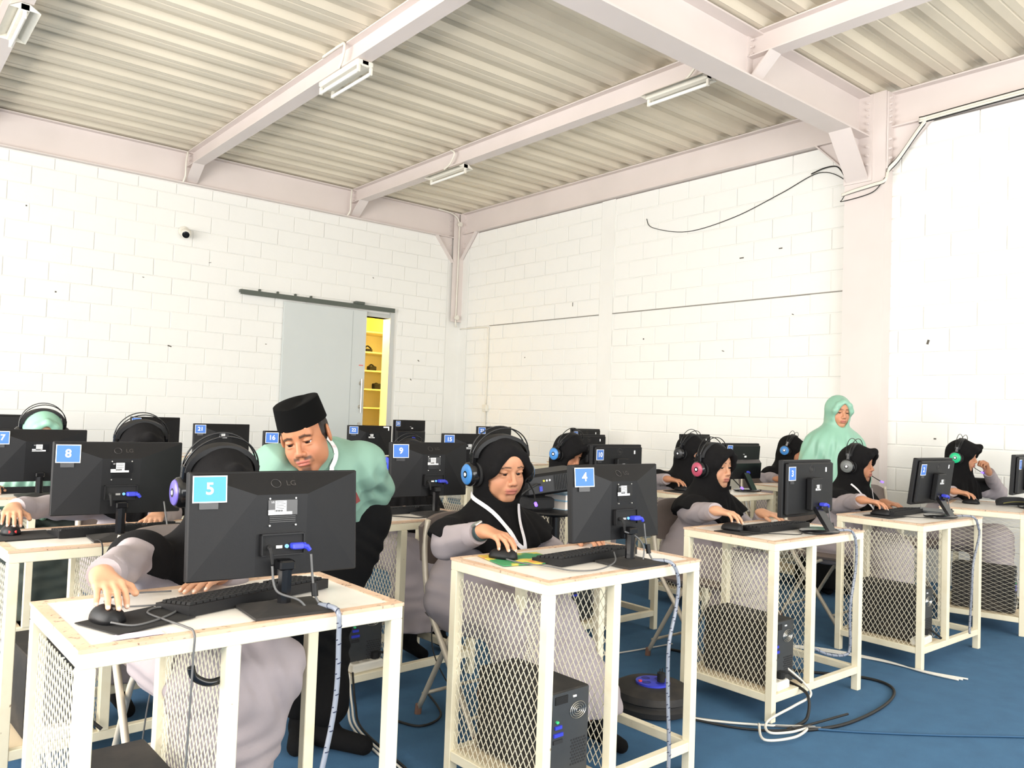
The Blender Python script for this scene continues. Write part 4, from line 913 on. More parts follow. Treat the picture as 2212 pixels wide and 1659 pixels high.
# ================================================================== PEOPLE: implicit surfaces turned into meshes
f32 = np.float32
class SDF:
    """list of operations; each = (kind, params, k) evaluated locally on a grid or at points"""
    def __init__(s): s.ops = []
    def cap(s, a, b, ra, rb, k=.02, flat=None, mode='u'):
        s.ops.append(('cap', (np.array(a, float), np.array(b, float), ra, rb, flat), k, mode)); return s
    def ell(s, c, r, k=.02, M=None, mode='u'):
        s.ops.append(('ell', (np.array(c, float), np.array(r, float), None if M is None else np.array(M, float)), k, mode)); return s
    def fn(s, f, box, k=0, mode='u'): s.ops.append(('fn', (f, box), k, mode)); return s
    @staticmethod
    def dist(kind, p, X, Y, Z):
        if kind == 'cap':
            a, b, ra, rb, flat = p; ab = b-a; L2 = max(ab@ab, 1e-9)
            x, y, z = X-a[0], Y-a[1], Z-a[2]
            t = np.clip((x*ab[0]+y*ab[1]+z*ab[2])/L2, 0, 1)
            x = x-t*ab[0]; y = y-t*ab[1]; z = z-t*ab[2]
            if flat is not None:      # squash along direction flat[0] by factor flat[1]
                d, q = flat; u = x*d[0]+y*d[1]+z*d[2]; x = x+u*d[0]*(q-1); y = y+u*d[1]*(q-1); z = z+u*d[2]*(q-1)
            return np.sqrt(x*x+y*y+z*z)-(ra+(rb-ra)*t)
        if kind == 'ell':
            c, r, M = p; x, y, z = X-c[0], Y-c[1], Z-c[2]
            if M is not None: x, y, z = (M[0][0]*x+M[1][0]*y+M[2][0]*z, M[0][1]*x+M[1][1]*y+M[2][1]*z, M[0][2]*x+M[1][2]*y+M[2][2]*z)
            k0 = np.sqrt((x/r[0])**2+(y/r[1])**2+(z/r[2])**2); k1 = np.sqrt((x/r[0]**2)**2+(y/r[1]**2)**2+(z/r[2]**2)**2)
            return k0*(k0-1)/np.maximum(k1, 1e-6)
        return p[0](X, Y, Z)
    def bounds(s, kind, p):
        if kind == 'cap':
            a, b, ra, rb, fl = p; q = 1 if fl is None else max(1, 1/fl[1]); r = max(ra, rb)*q; return np.minimum(a, b)-r, np.maximum(a, b)+r
        if kind == 'ell': c, r, M = p; R_ = r if M is None else np.array([r.max()]*3); return c-R_, c+R_
        return p[1]
    @staticmethod
    def comb(D, d, k, mode):
        if mode == 'u':
            if k <= 0: return np.minimum(D, d)
            h = np.maximum(k-np.abs(D-d), 0)/k; return np.minimum(D, d)-h*h*k*.25
        if mode == 's':            # smooth subtraction
            d = -d
            if k <= 0: return np.maximum(D, d)
            h = np.maximum(k-np.abs(D-d), 0)/k; return np.maximum(D, d)+h*h*k*.25
        if mode == 'i': return np.maximum(D, d)
        if mode == 'add': return D+d
    def at(s, P):
        X, Y, Z = P[:, 0], P[:, 1], P[:, 2]; D = np.full(len(P), 1.)
        for kind, p, k, mode in s.ops: D = s.comb(D, s.dist(kind, p, X, Y, Z), k, mode)
        return D
    def mesh(s, h, skip=lambda o: False):
        lo = np.full(3, 1e9); hi = -lo
        for kind, p, k, mode in s.ops:
            if mode == 'u': a, b = s.bounds(kind, p); lo = np.minimum(lo, a); hi = np.maximum(hi, b)
        lo = lo-2*h-.01; hi = hi+2*h+.01; n = np.ceil((hi-lo)/h).astype(int)+1
        ax = [(lo[i]+h*np.arange(n[i])).astype(f32) for i in range(3)]
        D = np.full(tuple(n), .2, f32)
        for kind, p, k, mode in s.ops:
            if mode in 'us' or mode == 'add':
                a, b = s.bounds(kind, p); pad = k+3*h+(.02 if mode != 'add' else 0)
                i0 = np.maximum(np.floor((a-pad-lo)/h).astype(int), 0); i1 = np.minimum(np.ceil((b+pad-lo)/h).astype(int)+1, n)
                if (i1 <= i0).any(): continue
                sl = tuple(slice(i0[i], i1[i]) for i in range(3))
                X = ax[0][sl[0]][:, None, None]; Y = ax[1][sl[1]][None, :, None]; Z = ax[2][sl[2]][None, None, :]
                D[sl] = s.comb(D[sl], s.dist(kind, p, X, Y, Z).astype(f32), k, mode)
            else:
                D = s.comb(D, s.dist(kind, p, ax[0][:, None, None], ax[1][None, :, None], ax[2][None, None, :]).astype(f32), k, mode)
        return nets(D, lo, h)
def nets(D, lo, h):
    ins = D < 0
    c = [D[a:D.shape[0]-1+a, b:D.shape[1]-1+b, e:D.shape[2]-1+e] for a in (0, 1) for b in (0, 1) for e in (0, 1)]
    cnt = sum((q < 0).astype(np.int8) for q in c)
    act = (cnt > 0) & (cnt < 8); idx = np.argwhere(act); N = len(idx)
    V8 = np.stack([q[act] for q in c], 1).astype(float)
    off = np.array([(a, b, e) for a in (0, 1) for b in (0, 1) for e in (0, 1)], float)
    acc = np.zeros((N, 3)); w = np.zeros(N)
    for i in range(8):
        for j in range(i+1, 8):
            if abs(off[i]-off[j]).sum() != 1: continue
            m = (V8[:, i] < 0) != (V8[:, j] < 0); t = np.where(m, V8[:, i]/np.where(m, V8[:, i]-V8[:, j], 1), 0)
            acc += np.where(m[:, None], off[i]+(off[j]-off[i])*t[:, None], 0); w += m
    P = (idx+acc/w[:, None])*h+lo
    vid = np.full(act.shape, -1, np.int64); vid[act] = np.arange(N)
    F = []
    for a in range(3):
        b, e = (a+1) % 3, (a+2) % 3
        s0 = [slice(None)]*3; s1 = [slice(None)]*3; s0[a] = slice(0, -1); s1[a] = slice(1, None)
        x = ins[tuple(s0)] != ins[tuple(s1)]; g = np.argwhere(x); flip = ins[tuple(s0)][x]
        ok = (g[:, b] > 0) & (g[:, e] > 0) & (g[:, b] < D.shape[b]-1) & (g[:, e] < D.shape[e]-1); g = g[ok]; flip = flip[ok]
        def vv(db, de): q = g.copy(); q[:, b] += db; q[:, e] += de; return vid[q[:, 0], q[:, 1], q[:, 2]]
        Q = np.stack([vv(-1, -1), vv(0, -1), vv(0, 0), vv(-1, 0)], 1); Q[~flip] = Q[~flip][:, ::-1]; F.append(Q)
    return P, np.concatenate(F)
def to_obj(name, P, F, mt, parent=None, origin=None, tint=None):
    o0 = np.array(origin if origin is not None else (0, 0, 0), float)
    me = bpy.data.meshes.new(name); me.vertices.add(len(P)); me.vertices.foreach_set('co', (P-o0).astype(f32).ravel())
    me.loops.add(F.size); me.loops.foreach_set('vertex_index', F.astype(np.int32).ravel())
    me.polygons.add(len(F)); me.polygons.foreach_set('loop_start', np.arange(0, F.size, 4, dtype=np.int32)); me.polygons.foreach_set('loop_total', np.full(len(F), 4, np.int32))
    me.polygons.foreach_set('use_smooth', np.ones(len(F), bool)); me.update(calc_edges=True); me.materials.append(mt)
    if tint is not None:
        a = me.color_attributes.new('tint', 'FLOAT_COLOR', 'POINT'); a.data.foreach_set('color', np.concatenate([tint, np.ones((len(P), 1))], 1).astype(f32).ravel())
    return link(name, me, parent)
def V3(*a): return np.array(a, float)
def unit(v): v = np.array(v, float); return v/np.linalg.norm(v)
def frame(f, pitch=0., roll=0.):
    """head frame: columns right(x) forward(y) up(z); pitch>0 looks down"""
    f = unit((f[0], f[1], 0)); r = np.cross(f, (0, 0, 1.)); u = V3(0, 0, 1)
    f2 = f*math.cos(pitch)-u*math.sin(pitch); u2 = u*math.cos(pitch)+f*math.sin(pitch)
    r3 = r*math.cos(roll)+u2*math.sin(roll); u3 = u2*math.cos(roll)-r*math.sin(roll)
    return np.stack([r3, f2, u3], 1)
def L3(c): return np.array(lin(c)[:3])
def sm(x, a, b): t = np.clip((x-a)/(b-a), 0, 1); return t*t*(3-2*t)
# ------------------------------------------------------------------ head
def add_head(S, H, B, s, wide=1., neck=None, ears=False, gaze=0.):
    """H centre, B frame, s scale"""
    def g(x, y, z): return H+B @ (V3(x*wide if abs(z) < 9 else x, y, z)*s)
    S.ell(g(0, -.018, .035), V3(.074*wide, .092, .083)*s, .01, B)
    S.ell(g(0, .018, -.035), V3(.060*wide, .068, .082)*s, .035*s, B)
    S.cap(g(-.012, .060, -.098), g(.012, .060, -.098), .017*s, .017*s, .035*s)
    for q in (-1, 1):
        S.ell(g(q*.036, .052, -.030), V3(.026, .026, .03)*s, .03*s, B)
        S.ell(g(q*.044, .02, -.065), V3(.02*wide, .03, .025)*s, .03*s, B)
        S.cap(g(q*.014, .0815, .027), g(q*.043, .070, .028), .009*s, .008*s, .014*s)
    S.ell(g(0, .062, .055), V3(.05*wide, .028, .03)*s, .03*s, B)
    for q in (-1, 1): S.ell(g(q*.031, .098, .010), V3(.017, .02, .0115)*s, .012*s, B, 's')
    for q in (-1, 1):          # lids
        S.ell(g(q*.031, .0745, .0155-.003*gaze), V3(.0175, .0125, .0066+.002*gaze)*s, .003*s, B)
        S.ell(g(q*.031, .0735, -.0035), V3(.0165, .0115, .0052)*s, .004*s, B)
    S.cap(g(0, .083, .016), g(0, .103, -.022), .0072*s, .0098*s, .012*s)
    S.ell(g(0, .104, -.027), V3(.0115, .0115, .0095)*s, .006*s, B)
    for q in (-1, 1): S.ell(g(q*.0125, .095, -.031), V3(.0085, .0095, .0075)*s, .005*s, B)
    for q in (-1, 1): S.ell(g(q*.0065, .104, -.0395), V3(.0036, .0045, .003)*s, .002*s, B, 's')
    S.ell(g(0, .083, -.058), V3(.028, .014, .022)*s, .018*s, B)
    for q in (-1, 1): S.ell(g(q*.009, .0915, -.0565), V3(.0145, .0085, .0052)*s, .004*s, B)
    S.ell(g(0, .0905, -.0690), V3(.0185, .0095, .0066)*s, .005*s, B)
    S.ell(g(0, .101, -.0624), V3(.0255, .0075, .0011)*s, .0022*s, B, 's')
    S.ell(g(0, .088, -.081), V3(.016, .008, .005)*s, .01*s, B, 's')
    if ears:
        for q in (-1, 1):
            S.ell(g(q*.082, -.012, -.002), V3(.008, .021, .034)*s, .006*s, B @ np.array(Matrix.Rotation(q*-.35, 3, 'Z')))
            S.ell(g(q*.091, -.007, .002), V3(.006, .011, .020)*s, .004*s, B @ np.array(Matrix.Rotation(q*-.35, 3, 'Z')), 's')
    if neck is not None: S.cap(g(0, -.022, -.05), neck, .050*s, .056*s, .03*s)
def head_tint(P, H, B, s, skin, lips=(176, 104, 92), brow=(52, 38, 32), beard=0., wide=1.):
    bt = 1.6 if beard else 1.
    q = ((P-H) @ B)/s; x, y, z = q[:, 0]/wide, q[:, 1], q[:, 2]; ax = np.abs(x)
    c = np.tile(L3(skin), (len(P), 1)); front = y > .03
    def mixc(w, col): nonlocal c; c = c*(1-w[:, None])+L3(col)*w[:, None]
    hd = (np.abs(q) < .16).all(1)
    # warm cheeks and nose
    mixc(.25*np.exp(-(((ax-.04)/.02)**2+((z+.03)/.022)**2))*front*hd, (206, 132, 108)); mixc(.22*np.exp(-((x/.014)**2+((z+.028)/.014)**2))*front*hd, (200, 126, 104))
    lipw = np.where(z > -.0624, (1-sm(ax, .020, .027))*(1-sm(np.abs(z+.0568), .0045, .0068)), (1-sm(ax, .017, .025))*(1-sm(np.abs(z+.0690), .0052, .0078)))*(y > .072)*hd
    mixc(lipw*.85, lips)
    mixc((1-sm(np.abs(z+.0624), .0006, .0018))*(1-sm(ax, .022, .028))*(y > .07)*hd*.7, (96, 46, 42))
    zb = .031+.10*(ax-.012)*(ax < .034)+.0022-(ax > .034)*(ax-.034)*.32
    zb = zb-(.004 if beard else 0.)
    mixc((1-sm(np.abs(z-zb), .0022*bt, .0042*bt))*sm(ax, .009, .014)*(1-sm(ax, .046, .053))*(y > .045)*hd*.88, brow)
    # lash line
    for e in (1,):
        zl = .0088-.05*np.abs(ax-.031); mixc((1-sm(np.abs(z-zl), .0009, .0022))*(1-sm(np.abs(ax-.031), .013, .017))*(y > .06)*hd*.85, (38, 28, 26))
    for qx in (-1, 1): mixc(np.exp(-(((x-qx*.0065)/.0032)**2+((z+.0395)/.0028)**2))*(y > .085)*hd*.8, (70, 36, 30))
    if beard:
        mu = (1-sm(np.abs(z+.0475), .003, .0085))*sm(ax, .004, .012)*(1-sm(ax, .028, .036))*(y > .055); mixc(mu*beard*hd*.85, (54, 42, 36))
        dr = (1-sm(np.abs(ax-.031), .002, .007))*(1-sm(np.abs(z+.058), .008, .014))*(y > .05); mixc(dr*beard*hd*.4, (54, 42, 36))
        go = (1-sm(ax, .012, .022))*(1-sm(np.abs(z+.097), .008, .018))*(y > .04); mixc(go*beard*hd*.8, (54, 42, 36))
        st = (1-sm(ax, .05, .07))*sm(-z, .06, .09)*(y > .0); mixc(st*beard*hd*.18, (80, 64, 56))
    return c
def eyes(parent, H, B, s, origin, look=(0, -.1)):
    for q in (-1, 1):
        m = MB(); n = 20; rings = []; c = H+B @ (V3(q*.031, .0715, .006)*s)
        d = unit(B @ V3(look[0], 1, look[1])); a = unit(np.cross(d, B[:, 2])); b = np.cross(a, d); r = .0125*s
        cols = []
        for i in range(12):
            th = PI*i/11; rings.append([tuple(c-np.array(origin)+(d*math.cos(th)+(a*math.cos(2*PI*k/n)+b*math.sin(2*PI*k/n))*max(math.sin(th), .001))*r) for k in range(n)])
            cols += [L3((16, 12, 12)) if i < 2 else L3((58, 36, 26)) if i < 4 else L3((222, 212, 206))]*n
        m.loft(rings); o = m.obj('eye', eyew, parent, True); me = o.data
        at = me.color_attributes.new('tint', 'FLOAT_COLOR', 'POINT'); at.data.foreach_set('color', np.concatenate([np.array(cols), np.ones((len(cols), 1))], 1).astype(f32).ravel())
# ------------------------------------------------------------------ hand
CURL = {'mouse': ((.30, .50, .40), (.22, .42, .36), (.22, .45, .38), (.32, .55, .45)), 'rest': ((.25, .35, .3), (.25, .4, .3), (.28, .42, .32), (.32, .45, .35)), 'fist': ((1.1, 1.3, .9), (1.15, 1.35, .9), (1.2, 1.35, .9), (1.25, 1.3, .9)), 'flat': ((.08, .12, .1), (.06, .12, .1), (.08, .14, .1), (.1, .16, .12))}
def add_hand(S, W, fwd, up, side, s=1., pose='mouse', nails=None):
    """W wrist, fwd fingers direction, up = back of the hand; side=+1 right hand (thumb on its left seen from the back)"""
    f = unit(fwd); u = unit(np.array(up)-f*np.dot(up, f)); t = np.cross(u, f)*side    # t towards thumb
    def g(a, b, c): return W+(f*a+t*b+u*c)*s
    S.cap(g(-.02, 0, -.002), g(.02, 0, 0), .023*s, .024*s, .02*s, (u, 1.35))
    for b in (.024, .008, -.008, -.024): S.cap(g(.02, b*.7, .0), g(.078, b*1.12, .002), .0135*s, .0105*s, .012*s)
    S.cap(g(.012, .022, -.008), g(.045, .030, -.010), .014*s, .0115*s, .012*s)
    base = (.083, .088, .084, .075); ln = (.068, .075, .070, .055)
    for i, b in enumerate((.0275, .0092, -.0092, -.0268)):
        p = g(base[i]-.006, b, .002); ang = 0; sp = (b*1.2 if pose in ('mouse', 'rest', 'flat') else 0)
        r = (.0088, .009, .0086, .0078)[i]
        for j, (fr, da) in enumerate(zip((.45, .31, .26), CURL[pose][i])):
            ang += da; d = unit(f*math.cos(ang)-u*math.sin(ang)+t*sp*2); L = ln[i]*fr*s
            p2 = p+d*L; r2 = r*(.93 if j < 2 else .86); S.cap(p, p2, r*s, r2*s, .005*s if j == 0 else .0025*s)
            if j == 2 and nails is not None: nails.append((p2+(u*math.cos(ang)+f*math.sin(ang))*r2*s*.75, .0062*s))
            p = p2; r = r2
    p = g(.028, .032, -.008)
    for j, (d, L, r) in enumerate(((f*.75+t*.62-u*.22, .036, .0108), (f*.93+t*.22-u*.30, .028, .0096))):
        if pose == 'fist': d = (f*.7+t*.1-u*.6, f*.5-t*.5-u*.5)[j]
        p2 = p+unit(d)*L*s; S.cap(p, p2, r*s, r*.9*s, .008*s if j == 0 else .004*s); p = p2
def ik(a, c, l1, l2, hint):
    a, c = np.array(a, float), np.array(c, float); d = c-a; D = np.linalg.norm(d); D2 = min(D, (l1+l2)*.995); n = d/D
    x = (l1*l1-l2*l2+D2*D2)/(2*D2); hgt = math.sqrt(max(l1*l1-x*x, 1e-5)); hh = np.array(hint, float); hh = hh-n*np.dot(hh, n); hh = unit(hh)
    return a+n*x*D/D2+hh*hgt
# ------------------------------------------------------------------ headset
def headset(H, B, s, label, glow, tip=True, wide=1.0, mic=True):
    t = thing('headset', label, 'headset', tuple(H), 0, 'gaming headsets'); M4 = Matrix([list(B[i])+[0] for i in range(3)]+[[0, 0, 0, 1]])
    t.rotation_euler = M4.to_euler(); t.scale = (s, s, s)
    X = .108*wide
    for q in (-1, 1):
        RM = Matrix.Translation((q*X, -.006, -.012)) @ Matrix.Rotation(q*PI/2, 4, 'Y')
        cp = MB().lathe([(.030, -.016), (.044, -.012), (.047, .004), (.045, .016), (.040, .022)], 28, RM).obj('ear_cup', blackg, t, 40)
        MB().lathe([(.034, -.026), (.046, -.026), (.05, -.02), (.047, -.012), (.034, -.012)], 28, RM).obj('cushion', blackm, cp, True)
        MB().lathe([(.040, .0215), (.036, .026), (.014, .0285)], 28, RM).obj('glow_plate', glow[0], cp, True)
        MB().lathe([(.0135, .0285), (.0135, .0292), (.009, .0294)], 18, RM).obj('logo_ring', blackg, cp)
        MB().lathe([(.0068, .0290), (.0068, .0300), (.004, .0302)], 6, RM).obj('logo', glow[1], cp)
        MB().bbox(q*X-.010, -.018, .028, q*X+.010, .006, .075, .004).obj('slider', blackg, t)
    a_ = [PI*(i/24) for i in range(25)]
    rg = []
    for a in a_:
        cx, cz = X*math.cos(a)*1.0, .055+.080*math.sin(a); nx, nz = math.cos(a), math.sin(a); th = .009
        rg.append([(cx-nx*th, -.028, cz-nz*th), (cx+nx*th*.6, -.024, cz+nz*th*.6), (cx+nx*th*.6, .012, cz+nz*th*.6), (cx-nx*th, .016, cz-nz*th)])
    MB().loft(rg).obj('headband', blackp, t, 50)
    for y in (-.026, .014): MB().tube([((X+.008)*math.cos(a), y-.004+(.022 if y < 0 else -.022)*(1-math.sin(a))*.6, .05+.118*math.sin(a)) for a in a_], .0026, 6).obj('wire_arch', blackg, t, True)
    if mic:
        MB().tube(spline([(-X, .02, -.04), (-X, .07, -.075), (-X*.72, .135, -.10)], 6), .0028, 6).obj('mic_boom', blackm, t, True)
        mt = MB(); mt.tube([(-X*.72, .135, -.10), (-X*.66, .152, -.104)], .006, 10); mt.obj('mic_tip', glow[2], t, True)
    return t
def glowset(name, c1, e1, c2, e2=3.):
    return (mat('led_'+name, c1, .35, emit=(c1, e1)), mat('led_logo_'+name, (250, 250, 255), .4, emit=(c2, e2)), mat('led_tip', (120, 90, 255), .4, emit=((110, 80, 255), 3.)))
GB = glowset('blue', (54, 112, 170), .45, (235, 245, 255)); GR = glowset('red', (150, 60, 80), .4, (255, 230, 235)); GWt = glowset('white', (96, 98, 96), .3, (255, 245, 225)); GG = glowset('green', (20, 150, 100), .8, (150, 255, 220)); GP = glowset('purple', (90, 80, 150), .4, (190, 180, 255)); GK = glowset('dark', (38, 38, 40), .05, (220, 220, 220), .8)
# ------------------------------------------------------------------ hijab
def hijab_sdf(H, B, s, chest, shL, shR, fwd, hem, wide=1., brim=1., elbL=None, elbR=None, long=False, open_w=1., open_dy=0., drape=.12, veil=False, face=True, cover=.9):
    S = SDF()
    def g(x, y, z): return H+B @ (V3(x, y, z)*s)
    S.ell(g(0, -.020, .030), V3(.088*wide, .108, .100)*s, .01, B)
    S.ell(g(0, .002, -.045), V3(.080*wide, .090, .100)*s, .04*s, B)
    S.ell(g(0, -.06, -.06), V3(.075, .06, .1)*s, .04*s, B)
    if brim:      # stiff visor edge round the face
        pts = [g(x*wide, y, z) for x, y, z in ((-.066, .050, -.045), (-.066, .072, .02), (-.045, .094*brim**.3, .066), (0, .104*brim**.5, .088+.006*brim), (.045, .094*brim**.3, .066), (.066, .072, .02), (.066, .050, -.045))]
        for a, b in zip(pts[:-1], pts[1:]): S.cap(a, b, .009*s, .009*s, .018*s)
        for i_, xx in ((1, -.05), (2, -.035), (3, 0), (4, .035), (5, .05)): S.cap(g(xx*wide*.7, .005, .055 if 1 < i_ < 5 else .02), pts[i_], .062*s, .012*s, .05*s)
    nb = chest+V3(0, 0, .10)
    S.cap(g(0, .0, -.10), nb, .078*s, .105, .05)
    f = unit((fwd[0], fwd[1], 0)); r = np.cross(f, (0, 0, 1.))
    for sh, el in ((shL, elbL), (shR, elbR)):
        S.cap(nb, sh, .085, .082, .07)
        if el is not None: S.cap(sh, sh+(el-sh)*cover, .080, .094, .05)
        else: S.cap(sh, sh+V3(0, 0, -.16), .080, .09, .05)
    FM = np.stack([r, f, V3(0, 0, 1)], 1)
    S.ell(chest+V3(0, 0, -.06)+f*.02, V3(.20*wide**.5, drape+.02, .24), .06, FM)
    if long:
        for a, b, ra, rb in long: S.cap(a, b, ra, rb, .08)
    # folds
    cx, cy = chest[0], chest[1]
    def folds(X, Y, Z):
        an = np.arctan2(Y-cy, X-cx); w = 1-sm(Z, nb[2]-.06, nb[2]+.08)
        return (w*(.008*np.sin(an*9+9*Z+H[0]*9+1.5*np.sin(6*Z))+.0045*np.sin(an*21-13*Z+H[1]*5))).astype(f32)
    S.fn(folds, (chest-V3(.5, .5, .6), chest+V3(.5, .5, .35)), 0, 'add')
    # hem
    S.fn(lambda X, Y, Z: (hem(X, Y)-Z+.006*np.sin(14*np.arctan2(Y-cy, X-cx)))*.8, None, 0, 'i')
    if face and not veil:
        ow, oh = .0585*wide*open_w*s, .094*s; Bi = B
        def hole(X, Y, Z):
            x, y, z = X-H[0], Y-H[1], Z-H[2]
            a = Bi[0][0]*x+Bi[1][0]*y+Bi[2][0]*z; b = Bi[0][1]*x+Bi[1][1]*y+Bi[2][1]*z; c = Bi[0][2]*x+Bi[1][2]*y+Bi[2][2]*z+(.016+open_dy)*s
            cc = np.where(c > 0, c*1.02, c)
            wv = ow*(1-.42*np.clip(cc/oh, 0, 1)+.06*np.clip(-cc/oh, 0, 1))
            d = (np.sqrt((a/wv)**2+(cc/oh)**2+1e-9)-1)*ow*.8
            return np.maximum(d, (.012*s-b))
        S.fn(hole, (H-.2*s, H+.2*s), .006, 's')
    if veil:
        def slit(X, Y, Z):
            x, y, z = X-H[0], Y-H[1], Z-H[2]
            a = B[0][0]*x+B[1][0]*y+B[2][0]*z; b = B[0][1]*x+B[1][1]*y+B[2][1]*z; c = B[0][2]*x+B[1][2]*y+B[2][2]*z
            d = (np.sqrt((a/(.072*s))**2+((c-.012*s)/(.030*s))**2+1e-9)-1)*.02*s
            return np.maximum(d, (.002*s-b))
        S.fn(slit, (H-.2*s, H+.2*s), .005, 's')
    return S
SKIN_A, SKIN_B, SKIN_C = (192, 138, 106), (200, 150, 118), (184, 130, 98)
def ribbon(pts, S, wid, name, mt, parent, origin, lift=.009, thick=.0012):
    """flat band laid on the surface of S"""
    P = np.array([tuple(p) for p in spline(pts, 8)]); N = np.zeros_like(P)
    for it in range(6):
        d = S.at(P); e = 1e-3
        G_ = np.stack([S.at(P+V3(e, 0, 0))-d, S.at(P+V3(0, e, 0))-d, S.at(P+V3(0, 0, e))-d], 1)/e; nn = np.maximum((G_**2).sum(1), .05); P = P-(np.clip(d-lift, -.03, .03)/nn)[:, None]*G_
    N = G_/np.linalg.norm(G_, axis=1)[:, None]
    for _ in range(3): P[1:-1] = .25*P[:-2]+.5*P[1:-1]+.25*P[2:]
    m = MB(); rg = []
    for i in range(len(P)):
        tt = unit(P[min(i+1, len(P)-1)]-P[max(i-1, 0)]); sd = unit(np.cross(tt, N[i])); c = P[i]-origin
        rg.append([tuple(c-sd*wid/2), tuple(c+sd*wid/2), tuple(c+sd*wid/2+N[i]*thick), tuple(c-sd*wid/2+N[i]*thick)])
    m.loft(rg); return m.obj(name, mt, parent, 40)
# ------------------------------------------------------------------ a seated student
def student(label, H, f=(0, -1), pitch=.15, roll=0., s=.95, skin=SKIN_A, wide=1., rh=None, lh=None, rpose='mouse', lpose='rest', rdir=None, ldir=None, rup=(0, 0, 1), lup=(0, 0, 1), hset=None, hem=.60, lean=.10, brim=1., cloth=None, hm=None, vox=.0045, veil=False, feet=((.10, -.40), (-.10, -.38)), face=True, relb=None, lelb=None, skirt=True, gaze=.3, knee_y=-.36, open_w=1., mic=True, sleeve=None, body_f=None, fat=1., feet_z=.0, cover=.78, hem_s=.38, slv=0.):
    H = V3(*H); B = frame(f, pitch, roll); bf = unit((*(body_f or (0, -1)), 0)); br = np.cross(bf, (0, 0, 1.))     # body forward / right
    cloth = cloth or greycl; hm = hm or hijabk
    chest = H+V3(0, 0, -.315*s)-bf*.05; pel = V3(H[0], H[1], 0)-bf*(.05+lean)+V3(0, 0, .50); org = V3(pel[0], pel[1], 0)
    shR = chest+br*.155*fat+V3(0, 0, .055); shL = chest-br*.155*fat+V3(0, 0, .055)
    arms = []
    for sh, hd, d, up, sd, pose, el in ((shR, rh, rdir, rup, 1, rpose, relb), (shL, lh, ldir, lup, -1, lpose, lelb)):
        if hd is None:
            hd = sh+bf*.25+V3(0, 0, -.30); d = d or tuple(bf); vis = False
        else: vis = True
        hd = V3(*hd); d = unit(d if d is not None else bf); wr = hd-d*.075*s
        e = V3(*el) if el is not None else ik(sh, wr, .255*s, .235*s, -br*(-sd)*.55+V3(0, 0, -.8))
        arms.append((sh, e, wr, d, up, sd, pose, vis))
    # ---- skin: head, neck, hands and forearms, one body
    S = SDF()
    S.cap(chest+V3(0, 0, .02), pel+V3(0, 0, .05), .085, .10, .05)
    nk = H+B @ (V3(0, -.035, -.19)*s); S.cap(nk, chest+V3(0, 0, .03), .05, .07, .04)
    for (sh, e, wr, d, up, sd, pose, vis) in arms: S.cap(chest+V3(0, 0, .05), sh, .05, .045, .03); S.cap(sh, e, .04, .036, .02); S.cap(e, wr, .034, .025, .02)
    for q, (fx, fy) in zip((1, -1), feet):
        hip = pel+br*q*.085; kn = pel+br*q*.1-bf*knee_y*1.0+V3(0, 0, -.0); an = org+br*fx*1.0+bf*(-fy)+V3(0, 0, .09)
        S.cap(hip, kn, .065, .05, .03); S.cap(kn, an, .045, .035, .02)
    Pb, Fb = S.mesh(.011)
    tint = np.tile(L3(skin), (len(Pb), 1))
    S2 = SDF(); add_head(S2, H, B, s, wide, nk, False, gaze); Ph, Fh = S2.mesh(vox*.78); th = head_tint(Ph, H, B, s, skin, wide=wide)
    parts = [(Pb, Fb, tint), (Ph, Fh, th)]
    for (sh, e, wr, d, up, sd, pose, vis) in arms:
        if not vis: continue
        S3 = SDF(); nails = []; S3.cap(wr-unit(wr-e)*.14, wr, .029*s, .024*s, .01); add_hand(S3, wr, d, up, sd, s, pose, nails); Pq, Fq = S3.mesh(vox*.85)
        tq = np.tile(L3(skin), (len(Pq), 1))
        for (c_, r_) in nails:
            w_ = (1-sm(np.linalg.norm(Pq-c_, axis=1), r_*.55, r_))[:, None]; tq = tq*(1-w_)+L3((238, 200, 184))*w_
        parts.append((Pq, Fq, tq))
    n = 0; PP = []; FF = []; TT = []
    for (a, b, c) in parts: PP.append(a); FF.append(b+n); TT.append(c); n += len(a)
    body = to_obj('person', np.concatenate(PP), np.concatenate(FF), skinm, None, org, np.concatenate(TT)); body.location = tuple(org); tag(body, label, 'person')
    if face: eyes(body, H, B, s, org, (0, -.18))
    # ---- grey dress
    S = SDF()
    S.cap(chest, pel+V3(0, 0, .06), .135*fat, .165*fat, .08, (bf, 1.12))
    for i, (sh, e, wr, d, up, sd, pose, vis) in enumerate(arms):
        S.cap(sh, e, .066*s, .062*s, .05); S.cap(e, wr-unit(wr-e)*(.06+slv), .062*s, .042*s, .03)
    for q, (fx, fy) in zip((1, -1), feet):
        hip = pel+br*q*.08; kn = pel+br*q*.11-bf*knee_y+V3(0, 0, .0); an = org+br*fx-bf*fy+V3(0, 0, .16)
        S.cap(hip, kn, .12*fat, .088, .06); S.cap(kn, an, .085, .10, .06)
    if skirt:
        kc = pel-bf*knee_y; S.cap(kc+V3(0, 0, -.06), org-bf*(feet[0][1]+feet[1][1])/2+br*(feet[0][0]+feet[1][0])/2+V3(0, 0, .2), .11, .13, .09)
    def fold(X, Y, Z): return (.004*np.sin(26*X+19*Z+9*np.sin(5*Y+3*Z))*sm(.75-Z, 0, .3)+.0035*np.sin(60*(X*br[0]+Y*br[1])+35*Z+6*np.sin(14*Z+9*X))+.0025*np.sin(85*Z+40*X+30*Y)*np.exp(-((Z-.82)/.12)**2)).astype(f32)
    S.fn(fold, (org-V3(1, 1, 0), org+V3(1, 1, 1.4)), 0, 'add')
    S.fn(lambda X, Y, Z: (.13-Z)+0*X, None, 0, 'i')
    Pd, Fd = S.mesh(.0075); to_obj('dress', Pd, Fd, cloth, body, org)
